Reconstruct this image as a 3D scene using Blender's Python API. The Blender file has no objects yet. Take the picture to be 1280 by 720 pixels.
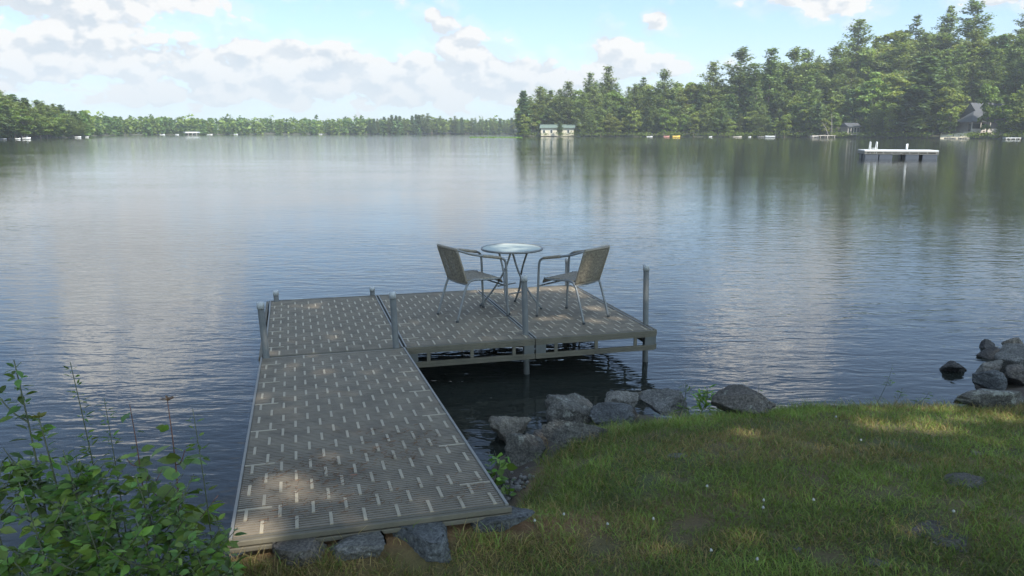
import bpy, math, random
import numpy as np
from mathutils import Vector, Matrix

rng = np.random.default_rng(11)
random.seed(11)
scene = bpy.context.scene
C = scene.collection
PI = math.pi

# ------------------------------------------------------------------ camera maths (real units, metres; water at z = 0)
CAM_Z, F, HZ = 2.35, 1000.0, 164.0
PITCH = math.atan((360 - HZ) / F)


def unp(px, py, z):
    """photo pixel -> the world point at height z"""
    x, y = (px - 640) / F, -(py - 360) / F
    d = np.array([x, math.cos(PITCH) + y * math.sin(PITCH), -math.sin(PITCH) + y * math.cos(PITCH)])
    return np.array([0, 0, CAM_Z]) + d * ((z - CAM_Z) / d[2])


# ------------------------------------------------------------------ noise
def _hash(ix, iy, iz, s):
    h = (ix * 374761393 + iy * 668265263 + iz * 2147483647 + s * 1274126177) & 0xFFFFFFFF
    h = ((h ^ (h >> 13)) * 1274126177) & 0xFFFFFFFF
    return ((h ^ (h >> 16)) & 0xFFFF) / 65535.0


def vnoise(P, s=0):
    P = np.asarray(P, float)
    i = np.floor(P).astype(np.int64)
    f = P - i
    f = f * f * (3 - 2 * f)
    out = 0
    for a in (0, 1):
        for b in (0, 1):
            for c in (0, 1):
                w = (f[:, 0] if a else 1 - f[:, 0]) * (f[:, 1] if b else 1 - f[:, 1]) * (f[:, 2] if c else 1 - f[:, 2])
                out = out + w * _hash(i[:, 0] + a, i[:, 1] + b, i[:, 2] + c, s)
    return out


def fbm(P, s=0, o=4):
    P = np.asarray(P, float)
    t, a, n = 0, 1, 0
    for k in range(o):
        t = t + a * vnoise(P * 2 ** k + 13.7 * k, s + k)
        n += a
        a *= .5
    return t / n


def fbm2(x, y, s=0, o=4):
    return fbm(np.stack([x, y, np.zeros_like(x) + .37], 1), s, o)


# ------------------------------------------------------------------ mesh helpers
class MB:
    def __init__(self):
        self.v, self.f, self.t = [], [], []
        self.n = 0

    def add(self, v, f, tint=None):
        v = np.asarray(v, float)
        self.v.append(v)
        self.f.extend([tuple(int(i) + self.n for i in q) for q in f])
        self.n += len(v)
        return self

    def box(self, x0, x1, y0, y1, z0, z1, M=None):
        v = np.array([(x, y, z) for x in (x0, x1) for y in (y0, y1) for z in (z0, z1)], float)
        if M is not None:
            v = v @ np.array(M)[:3, :3].T + np.array(M)[:3, 3]
        return self.add(v, [(0, 1, 3, 2), (4, 6, 7, 5), (0, 4, 5, 1), (2, 3, 7, 6), (0, 2, 6, 4), (1, 5, 7, 3)])

    def tube(self, pts, r, n=8, smooth=0, cap=True):
        pts = np.asarray(pts, float)
        if smooth:
            pts = spline(pts, smooth)
        k = len(pts)
        r = np.interp(np.linspace(0, 1, k), np.linspace(0, 1, len(np.atleast_1d(r))), np.atleast_1d(r)) if np.ndim(r) else np.full(k, r)
        T = np.gradient(pts, axis=0)
        T /= np.linalg.norm(T, axis=1)[:, None] + 1e-9
        ref = np.array([0, 0, 1.0]) if abs(T[0, 2]) < .9 else np.array([1.0, 0, 0])
        V = []
        a = np.arange(n) / n * 2 * PI
        N = np.cross(T[0], ref)
        for i in range(k):
            N = N - T[i] * N.dot(T[i])
            N /= np.linalg.norm(N) + 1e-9
            B = np.cross(T[i], N)
            V.append(pts[i] + r[i] * (np.cos(a)[:, None] * N + np.sin(a)[:, None] * B))
        f = [(i * n + j, i * n + (j + 1) % n, (i + 1) * n + (j + 1) % n, (i + 1) * n + j) for i in range(k - 1) for j in range(n)]
        if cap:
            f += [tuple(range(n - 1, -1, -1)), tuple((k - 1) * n + j for j in range(n))]
        return self.add(np.concatenate(V), f)

    def lathe(self, prof, n=24, M=None):
        prof = np.asarray(prof, float)
        a = np.arange(n) / n * 2 * PI
        V = np.concatenate([np.stack([p[0] * np.cos(a), p[0] * np.sin(a), np.full(n, p[1])], 1) for p in prof])
        if M is not None:
            V = V @ np.array(M)[:3, :3].T + np.array(M)[:3, 3]
        k = len(prof)
        f = [(i * n + j, i * n + (j + 1) % n, (i + 1) * n + (j + 1) % n, (i + 1) * n + j) for i in range(k - 1) for j in range(n)]
        f += [tuple(range(n - 1, -1, -1)), tuple((k - 1) * n + j for j in range(n))]
        return self.add(V, f)

    def build(self, name, mat, parent=None, smooth=False, bevel=0):
        me = bpy.data.meshes.new(name)
        me.from_pydata(np.concatenate(self.v).tolist(), [], self.f)
        return link(name, me, mat, parent, smooth, bevel)


def link(name, me, mat, parent=None, smooth=False, bevel=0):
    if smooth:
        me.polygons.foreach_set('use_smooth', np.ones(len(me.polygons), bool))
    me.update()
    o = bpy.data.objects.new(name, me)
    for m in (mat if isinstance(mat, (list, tuple)) else [mat]):
        me.materials.append(m)
    C.objects.link(o)
    if parent is not None:
        o.parent = parent
    if bevel:
        b = o.modifiers.new('bevel', 'BEVEL')
        b.width = bevel
        b.segments = 2
        b.limit_method = 'ANGLE'
    return o


def spline(p, k):
    p = np.asarray(p, float)
    q = np.vstack([2 * p[0] - p[1], p, 2 * p[-1] - p[-2]])
    out = []
    for i in range(1, len(q) - 2):
        for t in np.arange(k) / k:
            a, b, c, d = q[i - 1:i + 3]
            out.append(.5 * (2 * b + (c - a) * t + (2 * a - 5 * b + 4 * c - d) * t * t + (3 * b - a - 3 * c + d) * t ** 3))
    out.append(p[-1])
    return np.array(out)


def fast_mesh(name, V, faces, tint=None):
    """V n x 3, faces m x k (constant k), tint n x 3 -> mesh with a colour attribute 'tint'"""
    V = np.asarray(V, np.float32)
    faces = np.asarray(faces, np.int32)
    m, k = faces.shape
    me = bpy.data.meshes.new(name)
    me.vertices.add(len(V))
    me.vertices.foreach_set('co', V.ravel())
    me.loops.add(m * k)
    me.loops.foreach_set('vertex_index', faces.ravel())
    me.polygons.add(m)
    me.polygons.foreach_set('loop_start', np.arange(0, m * k, k, dtype=np.int32))
    me.update(calc_edges=True)
    me.validate()
    if tint is not None:
        at = me.attributes.new('tint', 'FLOAT_COLOR', 'POINT')
        at.data.foreach_set('color', np.concatenate([tint, np.ones((len(V), 1))], 1).astype(np.float32).ravel())
    return me


def rot_frames(n, tilt_lo, tilt_hi, g):
    """n random frames (X, Y, Z columns) whose Z is tilted by tilt_lo..tilt_hi rad from up"""
    az, ti, sp = g.uniform(0, 2 * PI, n), g.uniform(tilt_lo, tilt_hi, n), g.uniform(0, 2 * PI, n)
    Z = np.stack([np.sin(ti) * np.cos(az), np.sin(ti) * np.sin(az), np.cos(ti)], 1)
    ref = np.stack([np.cos(sp), np.sin(sp), np.zeros(n)], 1)
    X = ref - Z * (ref * Z).sum(1)[:, None]
    X /= np.linalg.norm(X, axis=1)[:, None] + 1e-9
    return X, np.cross(Z, X), Z


def empty(name, loc=(0, 0, 0), rz=0):
    o = bpy.data.objects.new(name, None)
    o.empty_display_size = .2
    C.objects.link(o)
    o.location = loc
    o.rotation_euler = (0, 0, rz)
    return o


def tag(o, label, cat, group=None):
    o['label'] = label
    o['category'] = cat
    if group:
        o['group'] = group
    return o


def kind(o, k):
    o['kind'] = k
    return o


def copy_tree(o, parent=None):
    c = o.copy()
    C.objects.link(c)
    if parent is not None:
        c.parent = parent
    for ch in list(o.children):
        copy_tree(ch, c)
    return c


# ------------------------------------------------------------------ materials
class NT:
    def __init__(self, nt):
        self.nt = nt

    def n(self, t, **kw):
        nd = self.nt.nodes.new(t)
        for k, v in kw.items():
            if k == 'ins':
                for a, b in v.items():
                    s = nd.inputs[a]
                    if isinstance(b, bpy.types.NodeSocket):
                        self.nt.links.new(b, s)
                    else:
                        s.default_value = b
            else:
                setattr(nd, k, v)
        return nd

    def math(self, op, a, b=None, c=None, clamp=False):
        ins = {0: a}
        if b is not None:
            ins[1] = b
        if c is not None:
            ins[2] = c
        return self.n('ShaderNodeMath', operation=op, use_clamp=clamp, ins=ins).outputs[0]

    def mix(self, f, a, b, t='MIX'):
        return self.n('ShaderNodeMix', data_type='RGBA', blend_type=t, ins={0: f, 6: a, 7: b}).outputs[2]

    def noise(self, vec, scale, detail=4, rough=.55, dist=0):
        ins = {'Scale': scale, 'Detail': detail, 'Roughness': rough, 'Distortion': dist}
        if vec is not None:
            ins['Vector'] = vec
        return self.n('ShaderNodeTexNoise', ins=ins).outputs[0]

    def ramp(self, f, stops):
        r = self.n('ShaderNodeValToRGB', ins={0: f})
        e = r.color_ramp.elements
        while len(e) < len(stops):
            e.new(.5)
        for i, (p, c) in enumerate(stops):
            e[i].position = p
            e[i].color = (*c, 1) if len(c) == 3 else c
        return r.outputs[0]

    def map(self, v, sc=(1, 1, 1), loc=(0, 0, 0), rot=(0, 0, 0)):
        return self.n('ShaderNodeMapping', ins={0: v, 1: loc, 2: rot, 3: sc}).outputs[0]


def mat(name):
    m = bpy.data.materials.new(name)
    m.use_nodes = True
    t = NT(m.node_tree)
    p = m.node_tree.nodes['Principled BSDF']
    return m, t, p


def simple(name, col, rough=.6, metal=0, var=.15, scale=8, bump=.0):
    m, t, p = mat(name)
    co = t.n('ShaderNodeTexCoord').outputs['Object']
    n = t.noise(co, scale, 6, .65)
    c = np.array(col)
    k = t.ramp(n, [(.3, tuple(c * (1 - var))), (.7, tuple(np.minimum(c * (1 + var), 1)))])
    t.nt.links.new(k, p.inputs['Base Color'])
    p.inputs['Roughness'].default_value = rough
    p.inputs['Metallic'].default_value = metal
    if bump:
        b = t.n('ShaderNodeBump', ins={'Strength': bump, 'Distance': .01, 'Height': n})
        t.nt.links.new(b.outputs[0], p.inputs['Normal'])
    return m


def leaf_mat(name, col, transl=.35, hue=.06, rough=.55, objvar=.25):
    m, t, p = mat(name)
    a = t.n('ShaderNodeAttribute', attribute_name='tint').outputs['Color']
    c = t.mix(1.0, (*col, 1), a, 'MULTIPLY')
    oi = t.n('ShaderNodeObjectInfo').outputs['Random']
    h = t.math('MULTIPLY_ADD', oi, hue, .5 - hue / 2)
    wn = t.n('ShaderNodeTexWhiteNoise', noise_dimensions='1D', ins={'W': t.math('MULTIPLY', oi, 37.0)}).outputs[0]
    v = t.math('MULTIPLY_ADD', wn, objvar, 1 - objvar / 2)
    hs = t.n('ShaderNodeHueSaturation', ins={'Hue': h, 'Value': v, 'Color': c}).outputs[0]
    t.nt.links.new(hs, p.inputs['Base Color'])
    p.inputs['Roughness'].default_value = rough
    p.inputs['Specular IOR Level'].default_value = .3
    tr = t.n('ShaderNodeBsdfTranslucent', ins={'Color': t.mix(1.0, hs, (1.15, 1.2, .55, 1), 'MULTIPLY')})
    mx = t.n('ShaderNodeMixShader', ins={0: transl, 1: p.outputs[0], 2: tr.outputs[0]})
    t.nt.links.new(mx.outputs[0], t.nt.nodes['Material Output'].inputs[0])
    return m


def rock_mat(name, base, lichen=.5, seed=0., warm=(.19, .165, .125)):
    m, t, p = mat(name)
    co = t.map(t.n('ShaderNodeTexCoord').outputs['Object'], loc=(seed, seed * 1.7, 0))
    n1 = t.noise(co, 5, 8, .65)
    n2 = t.noise(co, 26, 6, .7)
    c = np.array(base)
    c1 = t.ramp(n1, [(.30, tuple(c * .28)), (.5, tuple(c * .75)), (.68, tuple(c * 1.4))])
    c1 = t.mix(t.math('MULTIPLY', n2, .35), c1, (*warm, 1))
    li = t.n('ShaderNodeMapRange', ins={0: t.math('ADD', t.math('MULTIPLY', t.noise(co, 11, 8, .75), .75), t.math('MULTIPLY', n2, .25)), 1: .62 - .1 * lichen, 2: .68 - .1 * lichen}).outputs[0]
    n3 = t.n('ShaderNodeMapRange', ins={0: t.noise(co, 75, 4, .7), 1: .42, 2: .60, 3: .55, 4: 1.35}).outputs[0]
    c1 = t.mix(1.0, c1, t.n('ShaderNodeCombineXYZ', ins={0: n3, 1: n3, 2: n3}).outputs[0], 'MULTIPLY')
    c2 = t.mix(t.math('MULTIPLY', li, .75 if lichen > 0 else 0.), c1, (.27, .27, .225, 1))
    t.nt.links.new(c2, p.inputs['Base Color'])
    p.inputs['Roughness'].default_value = .85
    hgt = t.math('ADD', n1, t.math('MULTIPLY', n2, .4))
    b = t.n('ShaderNodeBump', ins={'Strength': 1.0, 'Distance': .06, 'Height': hgt})
    t.nt.links.new(b.outputs[0], p.inputs['Normal'])
    return m


M = {}
M['alu'] = simple('weathered_aluminium', (.14, .14, .135), .45, .2, .14, 30)
M['alu_light'] = simple('pale_aluminium_trim', (.17, .16, .14), .5, .2, .12, 14)
M['pipe'] = simple('galvanised_pipe', (.075, .075, .067), .6, .1, .22, 9, .1)
M['cap'] = simple('grey_plastic_cap', (.30, .30, .29), .55, 0, .08, 20)
M['slat'] = simple('brown_grey_plastic', (.138, .112, .078), .65, 0, .32, 5)
M['bar'] = simple('pale_plastic_bar', (.27, .228, .158), .6, 0, .12, 6)
M['rail'] = simple('weathered_grey_board', (.085, .072, .048), .7, 0, .25, 5)
M['rubber'] = simple('black_rubber', (.03, .03, .03), .7)
M['white'] = simple('white_paint', (.50, .50, .48), .5, 0, .06, 4)
M['bark'] = simple('grey_brown_bark', (.15, .12, .095), .9, 0, .35, 12, .4)
M['stem'] = simple('green_stem', (.055, .062, .030), .6, 0, .2, 20)
M['stem_red'] = simple('reddish_stem', (.10, .045, .032), .6, 0, .2, 20)

# weave for the chairs: fine crossing strands with small see-through holes
m, t, p = mat('rattan_weave')
co = t.n('ShaderNodeTexCoord').outputs['UV']
sx = t.n('ShaderNodeSeparateXYZ', ins={0: t.map(co, (1, 1, 1))})
a = t.math('ABSOLUTE', t.math('SINE', t.math('MULTIPLY', sx.outputs[0], 260.)))
b = t.math('ABSOLUTE', t.math('SINE', t.math('MULTIPLY', sx.outputs[1], 260.)))
hole = t.math('GREATER_THAN', t.math('MULTIPLY', a, b), .80)
n = t.noise(t.map(co, (1, 1, 1)), 70, 5, .7)
cc = t.ramp(t.noise(t.map(co, (1, 1, 1)), 42, 4, .75), [(.36, (.075, .06, .042)), (.5, (.175, .145, .10)), (.70, (.31, .265, .19))])
t.nt.links.new(cc, p.inputs['Base Color'])
p.inputs['Roughness'].default_value = .6
bp = t.n('ShaderNodeBump', ins={'Strength': .6, 'Distance': .004, 'Height': t.math('MAXIMUM', t.math('SUBTRACT', 1., a), t.math('SUBTRACT', 1., b))})
t.nt.links.new(bp.outputs[0], p.inputs['Normal'])
mx = t.n('ShaderNodeMixShader', ins={0: hole, 1: p.outputs[0], 2: t.n('ShaderNodeBsdfTransparent').outputs[0]})
t.nt.links.new(mx.outputs[0], t.nt.nodes['Material Output'].inputs[0])
M['weave'] = m

# rippled table glass
m, t, p = mat('ripple_table_glass')
co = t.n('ShaderNodeTexCoord').outputs['Object']
n = t.noise(co, 28, 3, .6, 1.5)
p.inputs['Base Color'].default_value = (.40, .43, .39, 1)
p.inputs['Roughness'].default_value = .4
p.inputs['Specular IOR Level'].default_value = .3
bp = t.n('ShaderNodeBump', ins={'Strength': .35, 'Distance': .01, 'Height': n})
t.nt.links.new(bp.outputs[0], p.inputs['Normal'])
mx = t.n('ShaderNodeMixShader', ins={0: .35, 1: p.outputs[0], 2: t.n('ShaderNodeBsdfTransparent', ins={0: (.8, .88, .84, 1)}).outputs[0]})
t.nt.links.new(mx.outputs[0], t.nt.nodes['Material Output'].inputs[0])
M['glass'] = m

# lake water: dark body, mirror surface, wind ripples with calm lanes
m, t, p = mat('lake_water')
geo = t.n('ShaderNodeNewGeometry').outputs['Position']
p.inputs['Base Color'].default_value = (.015, .017, .014, 1)
p.inputs['Roughness'].default_value = .035
p.inputs['IOR'].default_value = 1.333
lane = t.noise(t.map(geo, (.012, .05, 1)), 1.0, 3, .5)
lane2 = t.noise(t.map(geo, (.10, .28, 1)), 1.0, 2, .5)
gust = t.n('ShaderNodeMapRange', ins={0: t.math('ADD', t.math('MULTIPLY', lane, .6), t.math('MULTIPLY', lane2, .4)), 1: .36, 2: .62, 3: .45, 4: 1.25}).outputs[0]
rot = (0, 0, math.radians(12))
w1 = t.noise(t.map(geo, (1.6, 5.0, 1), rot=rot), 1.0, 2, .5, .6)
w2 = t.noise(t.map(geo, (5.5, 13.0, 1), rot=(0, 0, math.radians(-9))), 1.0, 2, .5, .5)
w3 = t.noise(t.map(geo, (.35, 1.1, 1), rot=rot), 1.0, 2, .5, .3)
hh = t.math('ADD', t.math('ADD', t.math('MULTIPLY', w1, .0120), t.math('MULTIPLY', w2, .0046)), t.math('MULTIPLY', w3, .007))
far = t.n('ShaderNodeMapRange', interpolation_type='SMOOTHSTEP', ins={0: t.n('ShaderNodeSeparateXYZ', ins={0: geo}).outputs[1], 1: 90., 2: 230., 3: 1.0, 4: 3.2}).outputs[0]
mid = t.n('ShaderNodeMapRange', interpolation_type='SMOOTHSTEP', ins={0: t.n('ShaderNodeSeparateXYZ', ins={0: geo}).outputs[1], 1: 9., 2: 28., 3: 1.0, 4: .44}).outputs[0]
hh = t.math('MULTIPLY', t.math('MULTIPLY', hh, gust), t.math('MULTIPLY', far, mid))
bp = t.n('ShaderNodeBump', ins={'Strength': 1.0, 'Distance': 1.0, 'Height': hh})
t.nt.links.new(bp.outputs[0], p.inputs['Normal'])
M['water'] = m

# soil / lawn base
m, t, p = mat('lawn_soil')
geo = t.n('ShaderNodeNewGeometry').outputs['Position']
a = t.n('ShaderNodeAttribute', attribute_name='tint').outputs['Color']
n = t.noise(geo, 30, 8, .7)
n2 = t.noise(geo, 160, 4, .7)
c = t.mix(1.0, a, t.ramp(t.math('ADD', t.math('MULTIPLY', n, .5), t.math('MULTIPLY', n2, .5)), [(.3, (.55, .55, .55)), (.68, (1.5, 1.45, 1.4))]), 'MULTIPLY')
t.nt.links.new(c, p.inputs['Base Color'])
p.inputs['Roughness'].default_value = .95
bp = t.n('ShaderNodeBump', ins={'Strength': .8, 'Distance': .02, 'Height': t.math('ADD', n, t.math('MULTIPLY', n2, .4))})
t.nt.links.new(bp.outputs[0], p.inputs['Normal'])
M['soil'] = m

M['grass'] = leaf_mat('grass_blades', (1, 1, 1), .3, 0, .6, 0)
M['leaf'] = leaf_mat('shrub_leaf', (1, 1, 1), .35, .02, .45, .1)
M['pine'] = leaf_mat('pine_needles_far', (.148, .190, .064), .40, .035, .7, .35)
M['spruce'] = leaf_mat('spruce_needles_far', (.095, .145, .062), .33, .03, .7, .25)
M['broad'] = leaf_mat('broadleaf_far', (.182, .226, .060), .48, .05, .6, .4)
M['canopy'] = leaf_mat('shade_tree_leaf', (.07, .11, .035), .12, .03, .5, .1)

# ------------------------------------------------------------------ near ground: one height field with the bank
SHORE = np.array([(-60, 1.8), (-6, 2.5), (-3, 2.95), (-2.2, 3.3), (-1.7, 3.5), (-1.35, 4.15), (-.75, 4.45), (-.42, 4.6), (-.28, 5.0), (-.12, 5.6), (.2, 6.05), (.6, 6.35), (1.1, 6.5), (1.6, 6.35),
                  (2.2, 6.22), (2.8, 6.16), (3.4, 6.2), (4.1, 6.8), (4.6, 7.7), (5.6, 8.2), (8, 8.6), (60, 10.5)])
LAWN = np.array([(-60, 1.2), (-6, 1.9), (-3, 2.4), (-2.2, 2.8), (-1.5, 3.1), (-.75, 3.3), (-.1, 3.62), (.04, 4.1), (.16, 4.6), (.28, 4.95), (.50, 5.2), (.85, 5.4), (1.5, 5.62), (2.2, 5.78),
                 (2.8, 5.8), (3.4, 5.75), (4.1, 5.9), (5.6, 6.6), (8, 7), (60, 9)])


def line_d(LN, x, y):
    """signed distance to a line, positive on the land side"""
    best = np.full(x.shape, 1e9)
    for a, b in zip(LN[:-1], LN[1:]):
        ab = b - a
        tt = np.clip(((x - a[0]) * ab[0] + (y - a[1]) * ab[1]) / ab.dot(ab), 0, 1)
        best = np.minimum(best, np.hypot(x - a[0] - tt * ab[0], y - a[1] - tt * ab[1]))
    ys = np.interp(x, LN[:, 0], LN[:, 1])
    return np.where(y < ys, best, -best)


def on_ground(px, py, lo=-.08):
    """first point where the line of sight of a photo pixel meets the ground or the water"""
    a, b = unp(px, py, 1.2), unp(px, py, -.1)
    tt = np.linspace(0, 1, 900)[:, None]
    P = a + (b - a) * tt
    hit = P[:, 2] < np.maximum(ground_z(P[:, 0], P[:, 1]), lo)
    return P[int(np.argmax(hit))] if hit.any() else b


def shore_d(x, y):
    return line_d(SHORE, x, y)


def lawn_d(x, y):
    return line_d(LAWN, x, y)


def ground_z(x, y):
    x, y = np.atleast_1d(np.asarray(x, float)), np.atleast_1d(np.asarray(y, float))
    d, e = shore_d(x, y), lawn_d(x, y)
    wet = np.interp(d, [-30, -3, -1, -.3, 0], [-1.4, -1.1, -.6, -.16, -.01])
    q = np.clip(d / np.maximum(d - e, 1e-3), 0, 1)                      # 0 at the water, 1 at the lawn's edge
    bank = -.01 + .27 * q ** 1.4
    lawn = .26 + np.interp(e, [0, .15, .4, 1.2, 2.6, 7, 40], [0, .07, .14, .24, .33, .46, 1.1])
    z = np.where(d < 0, wet, np.where(e < 0, bank, lawn))
    z += (fbm2(x * 1.3, y * 1.3, 3) - .5) * .06 * np.clip(d * 2 + .3, 0, 1)
    z += (fbm2(x * 6, y * 6, 13) - .5) * .05 * ((d > 0) & (e < .05))
    # the gangway's landing sits level
    w = np.exp(-(((x + .66) / .95) ** 4 + ((y - (3.38 + .276 * (x + .62))) / .26) ** 4))
    return z * (1 - w) + w * .525


def gz(x, y):
    return float(ground_z(x, y)[0])


def land_color(x, y):
    d = shore_d(x, y)
    n = fbm2(x * 2.2, y * 2.2, 9)[:, None]
    n2 = fbm2(x * .9 + 4, y * 1.1, 21)[:, None]
    green, brown, dry = np.array([.055, .062, .018]), np.array([.10, .072, .030]), np.array([.17, .13, .055])
    c = brown + (green - brown) * np.clip((n - .35) * 4, 0, 1)
    c = c + (dry - c) * np.clip((n2 - .54) * 5, 0, .8)
    needle = np.exp(-(((x + .35) / .95) ** 2 + ((y - 3.44 - .276 * (x + .62)) / .16) ** 2)) + .8 * np.exp(-(((x - .02) / .25) ** 2 + ((y - 4.75) / .3) ** 2))
    c = c + (np.array([.16, .085, .035]) - c) * np.clip(needle * 1.5, 0, 1)[:, None]
    mud = np.clip(-lawn_d(x, y) / .15, 0, 1)[:, None] * (x > -.5)[:, None]
    return c + (np.array([.060, .047, .034]) - c) * mud


xs = np.concatenate([np.linspace(-60, -7, 24), np.arange(-6.6, 8.2, .07), np.linspace(9, 60, 24)])
ys = np.concatenate([np.linspace(-50, -3, 24), np.arange(-2.6, 9.6, .07), np.linspace(10.4, 30, 14)])
X, Y = np.meshgrid(xs, ys)
x, y = X.ravel(), Y.ravel()
nx, ny = len(xs), len(ys)
idx = np.arange(nx * ny).reshape(ny, nx)
fc = np.stack([idx[:-1, :-1], idx[:-1, 1:], idx[1:, 1:], idx[1:, :-1]], -1).reshape(-1, 4)
me = fast_mesh('ground', np.stack([x, y, ground_z(x, y)], 1), fc, land_color(x, y))
kind(link('ground', me, M['soil'], smooth=True), 'structure')

# lake
me = fast_mesh('lake_water', [(-850, -55, 0), (850, -55, 0), (850, 960, 0), (-850, 960, 0)], [(0, 1, 2, 3)])
kind(link('lake_water', me, M['water']), 'structure')

# ------------------------------------------------------------------ the dock
TH = math.radians(15.25)
W, L, DZ = 1.25, 2.44, .40
dock = tag(empty('dock', (-.991, 7.126, 0), TH), 'L-shaped grey slatted dock on pipe posts reaching out from the bank over the lake', 'dock')
DM = Matrix.Translation((-.991, 7.126, 0)) @ Matrix.Rotation(TH, 4, 'Z')
DMi = np.array(DM.inverted())


def to_dock(P):
    return np.asarray(P) @ DMi[:3, :3].T + DMi[:3, 3]


def deck(w, length, x0, y0, z, parent, g, name='deck_section'):
    """one slatted section: slats across, pale solid bars along in a staggered pattern"""
    sec = empty(name)
    sec.parent = parent
    s = MB()
    pitch = .0256
    n = int((length - .05) / pitch)
    for i in range(n):
        yy = y0 + .025 + (i + .5) * (length - .05) / n
        jz = g.normal(0, .0004)
        s.box(x0 + .026, x0 + w - .026, yy - .0078, yy + .0078, z - .022, z - .002 + jz)
    for k in range(5):                                           # the ribs below that carry the slats
        xx = x0 + .04 + (w - .08) * k / 4
        s.box(xx - .012, xx + .012, y0 + .03, y0 + length - .03, z - .05, z - .0235)
    s.build('slat_grid', M['slat'], sec)
    b = MB()
    nc = 16
    cs = (w - .06) / nc
    per = .305
    for c in range(nc):
        xx = x0 + .03 + (c + .5) * cs
        yy = y0 + .03 + (.0 if c % 2 else per / 2)
        while yy < y0 + length - .1:
            ln = .136 + g.normal(0, .002)
            if yy + ln < y0 + length - .03:
                b.box(xx - .0078, xx + .0078, yy, yy + ln, z - .014, z + .0006)
            yy += per
    k = int(length / .61)
    for i in range(1, k + 1):
        yy = y0 + (i - .5) * length / k
        b.box(x0 + .026, x0 + .03 + 2 * cs, yy - .008, yy + .008, z - .0145, z + .0003)
        b.box(x0 + w - .03 - 2 * cs, x0 + w - .026, yy - .008, yy + .008, z - .0145, z + .0003)
    b.build('solid_bar_pattern', M['bar'], sec)
    e = MB()
    e.box(x0 + .010, x0 + .024, y0 + .002, y0 + length - .002, z - .055, z + .003)
    e.build('edge_trim', M['alu_light'], sec)
    e = MB()
    e.box(x0 + w - .024, x0 + w - .010, y0 + .002, y0 + length - .002, z - .055, z + .003)
    e.build('edge_trim', M['alu_light'], sec)
    e = MB()
    e.box(x0 + .026, x0 + w - .026, y0 + .003, y0 + .023, z - .055, z - .004)
    e.build('end_beam', M['rail'], sec)
    e = MB()
    e.box(x0 + .026, x0 + w - .026, y0 + length - .023, y0 + length - .003, z - .055, z - .004)
    e.build('end_beam', M['rail'], sec)
    return sec


gd = np.random.default_rng(5)
deck(W, L, -W, 0, DZ, dock, gd)
deck(W, L, 0, 0, DZ, dock, gd)
deck(W, L, W, 0, DZ, dock, gd)
GW, GL = 1.285, 3.70
gang = deck(GW, GL, -GW, -GL, 0, dock, gd, 'gangway_section')
gang.location = (.01, -.012, DZ - .001)
gang.rotation_euler = (-math.atan(.055), 0, 0)
# ridged nosing boards at the landing end
nb = MB()
for zz, yy, h in ((-.018, -.014, .026), (-.046, -.018, .022)):
    nb.box(-GW, 0, -GL + yy - .012, -GL + yy + .014, zz - h / 2, zz + h / 2)
nb.build('nosing_board', M['rail'], gang, bevel=.004)


def truss(p, q, nweb, name):
    """side frame: ridged top board, thinner bottom board, short webs between"""
    p, q = np.array(p, float), np.array(q, float)
    d = (q - p)[:2]
    ln = np.hypot(*d)
    T = Matrix.Translation((p[0], p[1], 0)) @ Matrix.Rotation(math.atan2(d[1], d[0]), 4, 'Z')
    r = empty(name)
    r.parent = dock
    a = MB()
    for k, (z0, z1, o) in enumerate(((-.022, -.002, .0), (-.043, -.024, .004), (-.064, -.045, .0))):
        a.box(0, ln, -.030 - o, -.004, DZ + z0, DZ + z1, T)
    a.build('top_rail', M['rail'], r)
    b = MB()
    for k, (z0, z1, o) in enumerate(((-.164, -.148, .003), (-.181, -.166, .0), (-.198, -.183, .003))):
        b.box(0, ln, -.030 - o, -.004, DZ + z0, DZ + z1, T)
    b.build('bottom_rail', M['rail'], r)
    for k in range(nweb):
        xx = ln * (k + .5) / nweb
        MB().box(xx - .016, xx + .016, -.026, -.01, DZ - .148, DZ - .064, T).build('web', M['rail'], r)
    for xx in (.055, ln - .055):
        MB().box(xx - .05, xx + .05, -.027, -.009, DZ - .148, DZ - .064, T).build('corner_plate', M['pipe'], r)
    return r


truss((.015, -.004), (W - .004, -.004), 3, 'side_frame')
truss((W + .004, -.004), (2 * W, -.004), 3, 'side_frame')
truss((2 * W + .002, .0), (2 * W + .002, L), 5, 'side_frame')
truss((2 * W, L + .004), (-W, L + .004), 9, 'side_frame')
truss((-W - .002, L), (-W - .002, .01), 5, 'side_frame')

# posts: pixel of the foot on the deck, height above the deck, lean
for px, py, h, lean in ((333, 447, .50, -.05), (495, 434, .52, -.035), (345.5, 376.5, .13, -.02), (465.5, 368.5, .10, 0), (657, 418, .59, -.03), (807, 405, .62, -.02), (709, 356.8, .36, 0)):
    P = to_dock(unp(px, py, DZ))
    x0, y0 = P[0], P[1]
    a = math.cos(TH) * lean
    b = -math.sin(TH) * lean
    top = np.array([x0 + a * h, y0 + b * h, DZ + h])
    bot = np.array([x0 - a * 1.2, y0 - b * 1.2, DZ - 1.2])
    ax = (top - bot) / np.linalg.norm(top - bot)
    ch = min(.055, h * .45)
    pp = MB().tube([bot, top - ax * ch], .029, 16).build('post', M['pipe'], dock, True)
    cp = MB().tube([top - ax * (ch + .004), top - ax * .006, top], [.0325, .0325, .027], 16).build('post_cap', M['cap'], pp, True)

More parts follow.
